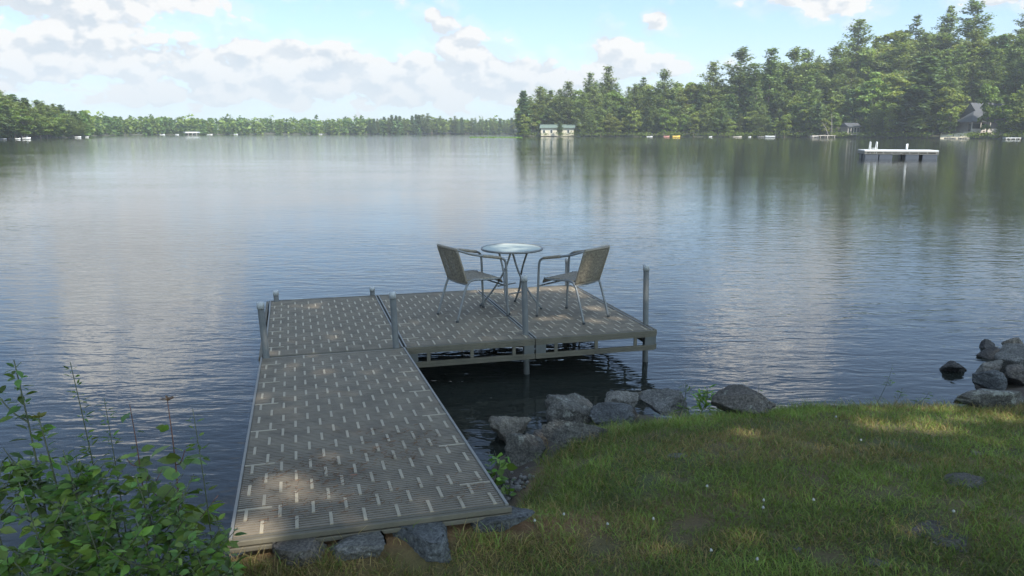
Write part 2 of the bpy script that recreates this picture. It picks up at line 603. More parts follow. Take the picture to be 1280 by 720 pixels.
# ------------------------------------------------------------------ needles, twig, dead leaf lying on the deck
GTOP = lambda yl: DZ + .001 - (yl + .012) * .055      # gangway's top at dock-local y
n = 900
cl = [(340, 610, .15), (470, 560, .16), (500, 575, .12), (400, 640, .2), (520, 550, .13), (430, 600, .1), (600, 625, .12), (360, 655, .15), (470, 640, .15), (390, 590, .1)]
V, Fc, Tn = [], [], []
for i in range(n):
    cx, cy, sp = cl[i % len(cl)]
    P = to_dock(unp(cx, cy, .53))[:2] + gd.normal(0, sp, 2)
    if not (-1.22 < P[0] < -.06 and -3.6 < P[1] < -.1):
        continue
    a = gd.uniform(0, PI)
    d = np.array([math.cos(a), math.sin(a)]) * gd.uniform(.006, .022)
    w = np.array([-d[1], d[0]]) * .06
    z = GTOP(P[1]) + .0025
    k = len(V)
    for q, zz in ((P - d - w, 0), (P + d - w, 0), (P + d + w, .002), (P - d + w, .002)):
        V.append((*q, z + zz))
    Fc.append((k, k + 1, k + 2, k + 3))
    Tn += [np.array([.13, .07, .04]) * gd.uniform(.6, 1.4)] * 4
me = fast_mesh('pine_needle_litter', V, Fc, np.array(Tn))
o = kind(link('pine_needle_litter', me, M['grass']), 'stuff')
o.matrix_world = DM
tw = MB()
a, b = unp(392, 564, .505), unp(440, 563, .505)
mid = (a + b) / 2 + [0.01, .015, .004]
tw.tube([a, mid, b], [.003, .006, .004], 6, 4)
tw.tube([mid, mid + [.06, .05, .008]], [.004, .002], 5)
tag(tw.build('twig', simple('dark_twig', (.05, .035, .025), .9), None, True), 'thin dark twig lying across the middle of the gangway', 'twig')
P = unp(438, 598, .553)
lf = MB()
g = [(-.055, 0, .004), (-.02, .022, .012), (.03, .018, .016), (.065, 0, .004), (.03, -.02, .006), (-.02, -.02, .003), (0, 0, .002)]
lf.add(np.array(g) + P, [(0, 6, 1), (1, 6, 2), (2, 6, 3), (3, 6, 4), (4, 6, 5), (5, 6, 0)])
tag(lf.build('dead_leaf', simple('dead_leaf_brown', (.19, .075, .04), .8), None), 'curled reddish brown dead leaf on the gangway slats', 'leaf')

# ------------------------------------------------------------------ chairs
def weave_sheet(name, grid, mat_, parent, thick=.012):
    """grid: rows x cols x 3 sheet -> a thick panel with UVs in metres"""
    r, c, _ = grid.shape
    me = bpy.data.meshes.new(name)
    ii = np.arange(r * c).reshape(r, c)
    f = np.stack([ii[:-1, :-1], ii[:-1, 1:], ii[1:, 1:], ii[1:, :-1]], -1).reshape(-1, 4)
    me.from_pydata(grid.reshape(-1, 3).tolist(), [], f.tolist())
    uv = me.uv_layers.new(name='UVMap')
    L0 = np.concatenate([[0], np.cumsum(np.linalg.norm(np.diff(grid[:, c // 2], axis=0), axis=1))])
    L1 = np.concatenate([[0], np.cumsum(np.linalg.norm(np.diff(grid[r // 2], axis=0), axis=1))])
    UV = np.stack(np.meshgrid(L1, L0), -1).reshape(-1, 2)
    for lp in me.loops:
        uv.data[lp.index].uv = UV[lp.vertex_index]
    o = link(name, me, mat_, parent, True)
    s = o.modifiers.new('thick', 'SOLIDIFY')
    s.thickness = thick
    s.offset = 0
    return o


def make_chair():
    t = empty('patio_chair')
    R = .0125
    # local: +x forward, y left, z up
    for s in (1, -1):
        lg = MB().tube([(.285, .262 * s, .006), (.272, .262 * s, .32), (.262, .262 * s, .56), (.235, .262 * s, .625), (.18, .262 * s, .648)], R, 10, 6).build('front_leg', M['alu'], t, True)
        MB().lathe([(.015, 0), (.016, .018), (.0135, .02)], 10, Matrix.Translation((.285, .262 * s, 0))).build('foot_tip', M['rubber'], lg)
        ar = MB().tube([(.182, .262 * s, .648), (.03, .262 * s, .672), (-.14, .256 * s, .705), (-.255, .238 * s, .742), (-.292, .205 * s, .757)], R, 10, 6).build('armrest', M['alu'], t, True)
        MB().tube([(.20, .262 * s, .6425), (.09, .262 * s, .663), (-.02, .262 * s, .681)], .0165, 10, 5).build('arm_wrap', M['weave_plain'], ar, True)
        lg = MB().tube([(-.305, .222 * s, .006), (-.245, .218 * s, .20), (-.18, .214 * s, .385), (-.11, .216 * s, .428), (.02, .226 * s, .425), (.20, .25 * s, .425)], R, 10, 6).build('rear_leg', M['alu'], t, True)
        MB().lathe([(.015, 0), (.016, .018), (.0135, .02)], 10, Matrix.Translation((-.305, .222 * s, 0))).build('foot_tip', M['rubber'], lg)
    f = MB()
    f.tube([(.272, .262, .335), (.255, .1, .342), (.255, -.1, .342), (.272, -.262, .335)], .009, 8, 5)
    f.build('stretcher', M['alu'], t, True)
    f = MB()
    f.tube([(-.18, .214, .385), (-.19, 0, .38), (-.18, -.214, .385)], .009, 8, 4)
    f.build('stretcher', M['alu'], t, True)
    # seat: waterfall front, sags a little
    us, vs = np.linspace(-1, 1, 17), np.linspace(0, 1, 15)
    G = np.zeros((len(vs), len(us), 3))
    for i, v in enumerate(vs):
        for j, u in enumerate(us):
            xx = -.185 + .455 * v - .02 * (u * u) * v
            hw = .205 + .045 * min(1, v * 1.3)
            hw *= math.sqrt(max(0, 1 - max(0, (v - .72) / .28) ** 3 * .28))
            zz = .428 - .026 * math.sin(PI * min(v * 1.1, 1)) * (1 - u * u) + .012 * math.sin(PI * v) - .06 * max(0, (v - .78) / .22) ** 2
            G[i, j] = (xx, u * hw, zz)
    weave_sheet('seat', G, M['weave'], t, .014)
    G = np.zeros((len(vs), len(us), 3))
    for i, v in enumerate(vs):
        for j, u in enumerate(us):
            hw = .205 + .012 * v
            cv = .022 * (1 - u * u)
            G[i, j] = (-.178 - .115 * v - cv, u * hw, .40 + .345 * v + .004 * (1 - u * u) * v)
    br = weave_sheet('backrest', G, M['weave'], t, .012)
    e = MB()
    e.tube([(-.178, .208, .39), (-.24, .214, .58), (-.294, .216, .745)], .0125, 8, 5)
    e.tube([(-.178, -.208, .39), (-.24, -.214, .58), (-.294, -.216, .745)], .0125, 8, 5)
    e.tube([(-.178, .205, .40), (-.2, 0, .40), (-.178, -.205, .40)], .011, 8, 5)
    e.tube([(-.290, .218, .756), (-.311, .12, .760), (-.318, 0, .762), (-.311, -.12, .760), (-.290, -.218, .756)], .0165, 10, 5)
    e.build('back_edge_wrap', M['weave_plain'], br, True)
    return t


M['weave_plain'] = simple('rattan_wrap', (.17, .14, .10), .6, 0, .4, 90, .4)
ch = make_chair()
tag(ch, 'aluminium and tan rattan armchair at the table seen from its open front side, facing the lone corner post', 'chair', 'two rattan patio chairs on the dock')
ch.location = (-.425, 8.43, DZ)
ch.rotation_euler = (0, 0, math.radians(32))
c2 = copy_tree(ch)
tag(c2, 'aluminium and tan rattan armchair with its back to the tall corner post, in dappled sun', 'chair', 'two rattan patio chairs on the dock')
c2.location = (.655, 8.37, DZ)
c2.rotation_euler = (0, 0, math.radians(139))
ch['label'] = 'aluminium and tan rattan armchair on the shaded boards, nearest the gangway'

# ------------------------------------------------------------------ bistro table
tb = tag(empty('bistro_table', (.0, 8.78, DZ)), 'small round glass topped bistro table on crossed metal legs between the two chairs', 'table')
TZ = .685
tp = MB().lathe([(.325, TZ - .022), (.34, TZ - .022), (.346, TZ - .012), (.344, TZ - .001), (.335, TZ + .002), (.325, TZ)], 48)
tp.f = tp.f[:-2]
tp.f += [tuple((5 * 48 + j, 5 * 48 + (j + 1) % 48, (j + 1) % 48, j)) for j in range(48)]
tp.build('table_rim', M['alu'], tb, True)
gl = MB().lathe([(.322, TZ - .008), (.322, TZ - .003)], 48).build('glass_top', M['glass'], tb)
for top, foot in (((-.0, .1), (-.355, .10)), ((.0, -.1), (.325, -.06)), ((.18, .02), (.037, .33)), ((-.15, -.02), (-.03, -.34))):
    top, foot = np.array(top), np.array(foot)
    m1 = top * .72 + foot * .28
    m2 = top * .40 + foot * .60
    lg = MB().tube([(*top, TZ - .02), (*(m1 * .8), TZ * .62), (*(m2 * .95), TZ * .30), (*foot, .012)], .0115, 10, 6).build('table_leg', M['alu'], tb, True)
    MB().lathe([(.014, 0), (.015, .018), (.012, .02)], 10, Matrix.Translation((*foot, 0))).build('foot_tip', M['rubber'], lg)
e = MB()
e.tube([(-.16, .08, .235), (.04, .22, .245)], .008, 8)
e.build('stretcher', M['alu'], tb, True)
e = MB()
e.tube([(.13, -.05, .20), (-.03, -.2, .20)], .008, 8)
e.build('stretcher', M['alu'], tb, True)

# ------------------------------------------------------------------ rocks
def ico(sub):
    import bmesh
    bm = bmesh.new()
    bmesh.ops.create_icosphere(bm, subdivisions=sub, radius=1)
    v = np.array([q.co[:] for q in bm.verts])
    f = [tuple(q.index for q in p.verts) for p in bm.faces]
    bm.free()
    return v, f


ICO = ico(5)


def rock(px0, px1, py0, py1, zb, name, label, mt, seed, deep=.8, ang=9, rz=None, sink=.25, group=None, flat=0):
    """boulder whose picture box is px0..px1, py0..py1 and that sits on height zb"""
    g = np.random.default_rng(seed)
    P = on_ground((px0 + px1) / 2, py1) if zb is None else unp((px0 + px1) / 2, py1, zb)
    zb = P[2]
    dist = math.hypot(P[1], CAM_Z - zb)
    w = (px1 - px0) / F * dist
    dep = deep * w
    # visible height: the box less the depth's share
    ang_d = math.atan2(CAM_Z - zb, P[1])
    h = max((py1 - py0) / F * dist - dep * .22 * math.sin(ang_d), .14 * w) / math.cos(ang_d)
    v, f = ICO
    v = v.copy()
    for k in range(ang):
        nrm = g.normal(0, 1, 3)
        nrm /= np.linalg.norm(nrm)
        d = g.uniform(.36, .74)
        s = v @ nrm - d
        v -= np.where(s > 0, s * .97, 0)[:, None] * nrm
    v *= (1 + (fbm(v * 1.3 + seed, seed, 4) - .5) * .42)[:, None]
    v += (np.abs(fbm(v * 3.5 + seed, seed + 5, 5) - .5) * -2 + .3)[:, None] * v * .26
    v += (fbm(v * 11 + seed, seed + 9, 2) - .5)[:, None] * v * .07
    v /= (v.max(0) - v.min(0)) / 2
    v -= (v.max(0) + v.min(0)) / 2
    if flat:
        v[:, 2] = np.minimum(v[:, 2], flat)
    H = max(h / (1 - sink / 2), .15 if name == 'stepping_stone' else 0)
    V = v * [w / 2, dep / 2, H / 2]
    V[:, 2] += H / 2 - H * sink
    me = bpy.data.meshes.new(name)
    me.from_pydata(V.tolist(), [], f)
    o = link(name, me, mt, None, True)
    o.location = (P[0], P[1] + dep * (.5 if name != 'stepping_stone' else .42), zb)
    tag(o, label, 'rock', group)
    return o


RK = dict(grey=rock_mat('grey_granite', (.105, .103, .095), .40, 1), lich=rock_mat('lichen_granite', (.085, .080, .068), .85, 2), blue=rock_mat('blue_grey_slate', (.094, .097, .094), -.3, 3, (.12, .12, .115)),
          dark=rock_mat('dark_wet_stone', (.038, .035, .031), .05, 4, (.07, .06, .05)), pale=rock_mat('pale_granite', (.185, .172, .145), .4, 5), brown=rock_mat('brown_lichen_stone', (.072, .060, .050), .45, 6),
          tan=rock_mat('tan_stone', (.165, .142, .108), .05, 7))
shore_rocks = 'boulders along the water beside the dock'
rock(682, 751, 495, 537, None, 'boulder', 'large angular boulder with pale lichen specks, tallest beside the dock', RK['lich'], 3, .8, 12)
rock(758, 803, 489, 519, None, 'boulder', 'pale cracked pointed boulder behind the smooth grey one', RK['pale'], 24, .8, 13)
rock(739, 800, 507, 534, None, 'boulder', 'smooth rounded slate grey boulder touching the lawn edge', RK['blue'], 7, .75, 3)
rock(804, 869, 491, 527, None, 'boulder', 'broad blue grey boulder below the tall corner post', RK['grey'], 9, .8, 10)
rock(610, 665, 522, 559, None, 'boulder', 'long pale tan boulder sloping into the dark water beside the gangway', RK['tan'], 12, 1.1, 8)
rock(678, 764, 526, 558, None, 'boulder', 'low flat lichen covered boulder in front of the angular one', RK['lich'], 15, .6, 8)
rock(631, 683, 545, 582, None, 'boulder', 'dark craggy boulder with white flecks at the lawn corner', RK['lich'], 18, .8, 12)
rock(660, 690, 538, 560, None, 'boulder', 'small mossy brown rock wedged between the tan and the angular boulders', RK['brown'], 19, .8, 8)
rock(792, 818, 486, 503, -.02, 'boulder', 'small square footing stone under the tall corner post', RK['tan'], 20, .9, 10)
rock(896, 978, 486, 521, None, 'boulder', 'wide dark brown boulder with speckled top at the lawn edge', RK['brown'], 22, .7, 9)
rock(972, 1015, 491, 506, None, 'boulder', 'low brown rock just beyond the wide speckled boulder', RK['brown'], 26, .8, 8)
rock(1068, 1094, 498, 506, None, 'boulder', 'small grey rock half hidden in grass midway along the lawn edge', RK['grey'], 27, .8, 8)
rock(1162, 1206, 497, 510, None, 'boulder', 'flat grey rock at the water beside the big dark slab', RK['grey'], 28, .9, 7)
rock(1179, 1217, 449, 471, -.03, 'boulder', 'lone dark wet rock standing in the water off the rock pile', RK['dark'], 31, .9, 10)
rock(1226, 1250, 424, 440, -.03, 'boulder', 'small black rock farthest out in the rock pile', RK['dark'], 33, .9, 9)
rock(1228, 1266, 434, 454, -.03, 'boulder', 'dark flat rock under the small black one in the pile', RK['dark'], 35, .9, 8)
rock(1255, 1286, 420, 441, None, 'boulder', 'tan pointed rock on top of the pile at the picture edge', RK['tan'], 37, .9, 9)
rock(1229, 1258, 448, 478, None, 'boulder', 'pale lichen rock standing upright in the pile', RK['pale'], 39, .9, 10)
rock(1253, 1300, 432, 468, None, 'boulder', 'large grey boulder at the heart of the rock pile', RK['grey'], 41, .9, 9)
rock(1262, 1300, 455, 484, None, 'boulder', 'dark rounded boulder in front of the large grey one in the pile', RK['brown'], 43, .9, 6)
rock(1225, 1269, 462, 490, None, 'boulder', 'smooth grey boulder just above the big dark slab', RK['blue'], 45, .8, 5)
rock(1200, 1310, 483, 513, None, 'boulder', 'big dark slab with pale lichen patches at the lawn corner', RK['lich'], 47, .55, 8)
rock(486, 563, 650, 706, None, 'stepping_stone', 'blue grey flat stone set in front of the gangway end, the largest of four', RK['blue'], 51, 1.0, 6, sink=.3, flat=.45)
rock(410, 480, 664, 704, None, 'stepping_stone', 'dull grey flat stone between the largest stone and the brown one', RK['grey'], 53, .9, 6, sink=.3, flat=.45)
rock(588, 668, 630, 668, None, 'stepping_stone', 'flat slate stone under the gangway corner next to the lawn', RK['blue'], 55, .7, 6, sink=.3, flat=.45)
rock(336, 404, 671, 706, None, 'stepping_stone', 'brownish flat stone at the end of the gangway beside the shrubs', RK['brown'], 57, .8, 6, sink=.3, flat=.45)
for i, (a, b, c, d, l) in enumerate(((1216, 1246, 560, 572, 'pale flat rock showing through the lawn near the big slab'), (1166, 1284, 677, 697, 'long low ledge of bare rock in the lawn corner'),
                                     (1080, 1124, 692, 712, 'small bare rock ledge in the grass beside the long one'), (985, 1008, 668, 694, 'grey stone sunk in the dark grass below the dry patch'),
                                     (1190, 1262, 604, 616, 'reddish worn strip of rock in the dry grass'), (830, 862, 562, 575, 'faint grey stone flush with the lawn behind the boulders'))):
    P = unp((a + b) / 2, d, .5)
    rock(a, b, c, d, None, 'lawn_rock', l, RK[('tan', 'brown', 'brown', 'blue', 'brown', 'grey')[i]], 61 + i, .8, 7, sink=.80, flat=.7)
# gravel between the gangway and the lawn
gv = np.random.default_rng(8)
V, Fc, Tn = [], [], []
bv, bf = ico(1)
for i in range(420):
    q = unp(gv.normal(622, 17), gv.normal(589, 8), .25)[:2]
    s = gv.uniform(.008, .022)
    k = len(V)
    V.extend((bv * gv.uniform(.6, 1.2, 3) * s * (1 + gv.normal(0, .12, (len(bv), 1))) + [q[0], q[1], gz(*q) + s * .4]).tolist())
    Fc.extend([(a + k, b + k, c + k) for a, b, c in bf])
    Tn.extend([np.array([.2, .19, .18]) * gv.uniform(.4, 1.6)] * len(bv))
kind(link('gravel', fast_mesh('gravel', V, Fc, np.array(Tn)), M['grass']), 'stuff')

# ------------------------------------------------------------------ grass
def grass_blades(x, y, length, width, lean, tint, g, zoff=0):
    n = len(x)
    z = ground_z(x, y) + zoff
    a, b = g.uniform(0, 2 * PI, n), g.uniform(0, 2 * PI, n)
    d = np.stack([np.cos(a), np.sin(a), np.zeros(n)], 1)
    w = np.stack([np.cos(b), np.sin(b), np.zeros(n)], 1) * (width / 2)[:, None]
    base = np.stack([x, y, z - .01], 1)
    up = np.array([0, 0, 1.0])
    mid = base + up * (length * .55 * np.cos(lean))[:, None] + d * (length * .5 * np.sin(lean) * .7)[:, None]
    tip = base + up * (length * np.cos(lean * 1.25) * .92 + .004)[:, None] + d * (length * np.sin(lean * 1.25))[:, None]
    V = np.stack([base - w, base + w, mid + w * .8, mid - w * .8, tip], 1).reshape(-1, 3)
    k = np.arange(n)[:, None] * 5
    Fq = np.concatenate([k + [0, 1, 2], k + [0, 2, 3], k + [3, 2, 4]], 1).reshape(-1, 3)
    return V, Fq, np.repeat(tint, 5, axis=0)


g = np.random.default_rng(77)
N = 330000
yy = 2.45 + (g.random(N) ** 1.25) * 4.2
xx = g.uniform(-2.0, 1.0, N) * 0 + (g.random(N) * 1.0) * (yy * .70 + 2.1) - 1.5
d = shore_d(xx, yy)
# clear of the gangway, its landing, and the plain water
LP = np.stack([xx, yy, np.zeros(N)], 1) @ DMi[:3, :3].T + DMi[:3, 3]
under = (LP[:, 0] > -1.4) & (LP[:, 0] < .06) & (LP[:, 1] > -3.74)
land = .45 * np.exp(-(((xx + .42) / .85) ** 2 + ((yy - 3.36 - .276 * (xx + .62)) / .10) ** 2))
n1 = fbm2(xx * 1.1 + 7, yy * 1.4, 31)
n2 = fbm2(xx * 5, yy * 5, 35)
dry = np.clip((fbm2(xx * .75 + 3, yy * 1.3, 44) - .47) * 5 + .35 * np.clip((xx - 1.0) / 1.5, 0, 1) * np.clip((yy - 3.6) / 1, 0, 1), 0, 1)
d = lawn_d(xx, yy) + .28
keep = (d > .28 + .16 * (n2 - .5)) & ~under & (g.random(N) > land * 1.3) & (g.random(N) < np.clip(.25 + (n2 - .30) * 4.2, .06, 1))
for cx, cy, rr in ((524, 678, .17), (445, 684, .15), (628, 650, .17), (370, 690, .14), (430, 668, .12), (575, 655, .14), (330, 690, .12)):
    q = unp(cx, cy, .52)
    keep &= ((((xx - q[0]) / rr) ** 2 + ((yy - q[1]) / (rr * .75)) ** 2) > 1) | (g.random(N) < .06)
gravelly = np.exp(-(((xx + .02) / .2) ** 2 + ((yy - 4.7) / .3) ** 2))
keep &= g.random(N) > gravelly * 1.5
tuft = (d > -.12) & (d < .3) & (n2 > .56) & ~under & (g.random(N) < .35)
keep |= tuft & (xx > .15)
xx, yy, dry, n1, n2, d = xx[keep], yy[keep], dry[keep], n1[keep], n2[keep], d[keep]
n = len(xx)
edge = np.clip(1 - (d - .28) / .5, 0, 1)
ln = g.uniform(.025, .068, n) * (.7 + n2 * .8) * (1 + edge * .9)
wd = g.uniform(.0025, .005, n)
le = g.uniform(.35, 1.38, n)
gr = np.array([.112, .158, .032]) * (.45 + 1.1 * np.clip((fbm2(xx * 2.1 + 2, yy * 2.6, 61) - .25) * 2, 0, 1))[:, None]
dr = np.array([.275, .205, .080])
for cx, cy, sx_, sy_, wt in ((1080, 545, .9, .35, .5), (1010, 585, .5, .12, .45), (1190, 600, .6, .12, .6), (930, 560, .4, .2, .35), (900, 705, .5, .10, .5), (1150, 690, .6, .10, .5), (760, 700, .3, .1, .5), (700, 690, .25, .1, .5), (1000, 640, .3, .1, .35), (1240, 660, .4, .1, .4),
                            (760, 590, .5, .3, -.5), (930, 655, .5, .16, -.5), (1110, 615, .35, .12, -.4), (1090, 515, .6, .12, -.4), (850, 540, .4, .15, -.3)):
    q = unp(cx, cy, .42)
    dry = dry + wt * 1.2 * np.exp(-(((xx - q[0]) / sx_) ** 2 + ((yy - q[1]) / sy_) ** 2))
dry = np.clip(dry + (n2 - .5) * .6, 0, 1)
isdry = g.random(n) < (.10 + .58 * dry)
tint = np.where(isdry[:, None], dr * g.uniform(.5, 1.2, (n, 1)), gr * g.uniform(.6, 1.5, (n, 1)) * np.array([1, 1, 1]) + g.uniform(0, .02, (n, 1)) * [1, .6, 0])
V, Fq, T = grass_blades(xx, yy, ln, wd, le, tint, g)
kind(link('grass', fast_mesh('grass', V, Fq, T), M['grass']), 'stuff')

# ------------------------------------------------------------------ leafy plants
LEAF_V = np.array([(0, 0, 0), (.22, .26, .05), (.22, 0, 0), (.22, -.26, .05), (.52, .33, .05), (.52, 0, -.015), (.52, -.33, .05), (.8, .17, .0), (.8, 0, -.05), (.8, -.17, .0), (1.02, 0, -.10)])
LEAF_F = [(0, 2, 1), (0, 3, 2), (1, 2, 5), (1, 5, 4), (2, 3, 6), (2, 6, 5), (4, 5, 8), (4, 8, 7), (5, 6, 9), (5, 9, 8), (7, 8, 10), (8, 9, 10)]


def leaf_mesh(P, D, size, width, tint, g, droop=.0):
    """leaves at points P pointing along D (unit), blades roughly level"""
    n = len(P)
    D = D / (np.linalg.norm(D, axis=1)[:, None] + 1e-9)
    up = np.array([0, 0, 1.0]) + g.normal(0, .55, (n, 3))
    Yv = np.cross(up, D)
    Yv /= np.linalg.norm(Yv, axis=1)[:, None] + 1e-9
    Zv = np.cross(D, Yv)
    s = size[:, None, None]
    V = P[:, None, :] + s * (LEAF_V[None, :, 0:1] * D[:, None, :] + (LEAF_V[None, :, 1:2] * width[:, None, None]) * Yv[:, None, :] + LEAF_V[None, :, 2:3] * Zv[:, None, :])
    nv = len(LEAF_V)
    Fq = (np.array(LEAF_F)[None] + (np.arange(n) * nv)[:, None, None]).reshape(-1, 3)
    return V.reshape(-1, 3), Fq, np.repeat(tint, nv, axis=0)


def leafy_plant(name, base, top, label, cat, g, nleaf=30, size=.09, width=1.0, col=(.075, .13, .03), stem_r=.004, red=False, spread=.35, side=3, lo=.15, bend=.04, group=None, sl=.16, flower=None, up=.25):
    base, top = np.array(base, float), np.array(top, float)
    r = tag(empty(name, base), label, cat, group)
    ax = top - base
    k = 7
    pts = np.array([ax * t + np.array([bend * math.sin(t * 2.6), bend * .5 * math.sin(t * 3.3 + 1), 0]) for t in np.linspace(0, 1, k)])
    st = MB().tube(pts, [stem_r, stem_r * .35], 6, 3)
    P, D = [], []
    main = spline(pts, 6)
    branches = []
    for j in range(side):
        t = g.uniform(max(lo, .2), .85)
        p0 = main[int(t * (len(main) - 1))]
        a = g.uniform(0, 2 * PI)
        ln = spread * (1.1 - t * .6) * g.uniform(.6, 1.2)
        e = p0 + np.array([math.cos(a) * ln * .8, math.sin(a) * ln * .8, ln * .7])
        b = spline(np.array([p0, (p0 + e) / 2 + [0, 0, -.02], e]), 6)
        st.tube(b, [stem_r * .6, stem_r * .3], 5)
        branches.append(b)
    lines = [main] + branches
    for i in range(nleaf):
        b = lines[0] if (not branches or g.random() < .4) else lines[1 + i % len(branches)]
        t = lo + (1 - lo) * g.random() ** .8
        p = b[int(t * (len(b) - 1))]
        a = i * 2.4 + g.uniform(-.4, .4)
        P.append(p)
        D.append((math.cos(a), math.sin(a), g.uniform(-.35, up + .25)))
    P, D = np.array(P), np.array(D)
    n = len(P)
    T = np.array(col) * 1.2 * g.uniform(.5, 1.5, (n, 1)) * np.stack([g.uniform(.85, 1.3, n), np.ones(n), g.uniform(.7, 1.1, n)], 1)
    hgt = P[:, 2] / max(ax[2], .01)
    sz = size * g.uniform(.55, 1.2, n) * (1.15 - .55 * np.clip(hgt, 0, 1))
    P = P + D * .01
    if flower is not None:
        nf = 6
        P = np.concatenate([P, np.repeat(main[-1:], nf, 0)])
        D = np.concatenate([D, np.stack([np.cos(np.arange(nf)), np.sin(np.arange(nf)), np.full(nf, .5)], 1)])
        sz = np.concatenate([sz, np.full(nf, .032)])
        T = np.concatenate([T, np.repeat([flower], nf, 0)])
    V, Fq, TT = leaf_mesh(P, D, sz, np.full(len(P), width), T, g)
    st.build('stem', M['stem_red'] if red else M['stem'], r, True)
    link('foliage', fast_mesh('foliage', V, Fq, TT), M['leaf'], r, True)
    return r


def plant_at(px_top, py_top, px_base, depth, *a, **k):
    """plant whose tip shows at px_top,py_top when it stands depth metres away"""
    dt = np.array([(px_top - 640) / F, math.cos(PITCH) - (py_top - 360) / F * math.sin(PITCH), -math.sin(PITCH) - (py_top - 360) / F * math.cos(PITCH)])
    tp = np.array([0, 0, CAM_Z]) + dt * depth / dt[1]
    bx = (px_base - 640) / F * depth * 1.02
    base = (bx, depth, gz(bx, depth) - .01)
    return base, tp


g = np.random.default_rng(101)
PL = [  # px_top, py_top, px_base, depth, kwargs
    (86, 452, 104, 2.9, dict(name='goldenrod', label='tallest slim spire of goldenrod rising above the shrubs against the water', nleaf=150, size=.045, width=.45, side=0, lo=.1, stem_r=.004, spread=.1, up=.5, bend=.02)),
    (129, 497, 128, 2.9, dict(name='goldenrod', label='thin straight goldenrod stalk beside the tallest spire', nleaf=110, size=.042, width=.45, side=0, lo=.1, stem_r=.0032, up=.5, bend=.012)),
    (158, 503, 136, 2.85, dict(name='maple_sapling', label='slanting dark stemmed sapling with a cluster of leaves near its tip', nleaf=26, size=.085, width=1.05, side=3, lo=.62, stem_r=.0042, red=True, spread=.16)),
    (205, 499, 176, 2.8, dict(name='maple_sapling', label='red stemmed maple sapling tipped with a reddish brown leaf', nleaf=38, size=.10, width=1.15, side=4, lo=.45, stem_r=.0048, red=True, spread=.22, flower=(.17, .095, .04))),
    (239, 510, 241, 2.75, dict(name='goldenrod', label='thin goldenrod stalk with sparse small leaves nearest the gangway', nleaf=70, size=.05, width=.4, side=0, lo=.18, stem_r=.0035, up=.3, bend=.015)),
    (213, 600, 220, 2.7, dict(name='goldenrod', label='short bare stalk between the red stemmed sapling and the gangway', nleaf=16, size=.04, width=.4, side=0, lo=.3, stem_r=.0028, bend=.015)),
    (14, 448, 12, 2.75, dict(name='dogwood_shrub', label='tall dark leafy shrub at the edge of the picture above all others', nleaf=193, size=0.076, width=0.70, side=7, lo=.25, stem_r=.006, spread=.30)),
    (45, 520, 40, 2.65, dict(name='dogwood_shrub', label='broad dark shrub with yellowing top leaves beside the tallest spire', nleaf=226, size=0.073, width=0.70, side=8, lo=.15, stem_r=.006, spread=.34, flower=(.13, .12, .03))),
    (75, 560, 70, 2.6, dict(name='dogwood_shrub', label='mid height leafy shrub at the foot of the tallest spire', nleaf=226, size=0.067, width=0.74, side=8, lo=.15, stem_r=.005, spread=.32)),
    (120, 585, 118, 2.6, dict(name='dogwood_shrub', label='leafy shrub below the thin straight goldenrod stalk', nleaf=241, size=0.065, width=0.78, side=8, lo=.15, stem_r=.005, spread=.34)),
    (165, 590, 165, 2.55, dict(name='dogwood_shrub', label='leafy shrub at the foot of the red stemmed sapling', nleaf=241, size=0.065, width=0.78, side=8, lo=.1, stem_r=.005, spread=.32)),
    (215, 630, 215, 2.55, dict(name='dogwood_shrub', label='low leafy shrub spreading toward the gangway', nleaf=226, size=0.058, width=0.78, side=8, lo=.1, stem_r=.004, spread=.30)),
    (262, 640, 262, 2.75, dict(name='dogwood_shrub', label='bright low shrub touching the gangway corner', nleaf=161, size=0.052, width=0.78, side=6, lo=.1, stem_r=.004, spread=.22, col=(.10, .16, .035))),
    (20, 600, 18, 2.4, dict(name='dogwood_shrub', label='low bright shrub in the bottom corner of the picture', nleaf=258, size=0.065, width=0.78, side=9, lo=.1, stem_r=.005, spread=.34, col=(.085, .14, .03))),
    (95, 625, 95, 2.4, dict(name='dogwood_shrub', label='low shrub with pale broad leaves in front of the mid height one', nleaf=258, size=0.065, width=0.78, side=9, lo=.1, stem_r=.005, spread=.34, col=(.085, .145, .03))),
    (165, 645, 165, 2.4, dict(name='dogwood_shrub', label='low pale green shrub in front of the sapling', nleaf=258, size=0.061, width=0.78, side=9, lo=.1, stem_r=.005, spread=.32, col=(.085, .145, .035))),
    (235, 675, 235, 2.45, dict(name='dogwood_shrub', label='lowest shrub by the brown stone at the gangway end', nleaf=193, size=0.056, width=0.78, side=7, lo=.1, stem_r=.004, spread=.26, col=(.085, .145, .035))),
    (-40, 560, -40, 2.6, dict(name='dogwood_shrub', label='shrub cut off by the edge of the picture under the tall dark one', nleaf=226, size=0.070, width=0.74, side=8, lo=.1, stem_r=.005, spread=.36)),
]
for a, b, c_, dpt, kw in PL:
    base, tp = plant_at(a, b, c_, dpt)
    kw = dict(kw)
    leafy_plant(kw.pop('name'), base, tp, kw.pop('label'), 'plant', g, **kw)
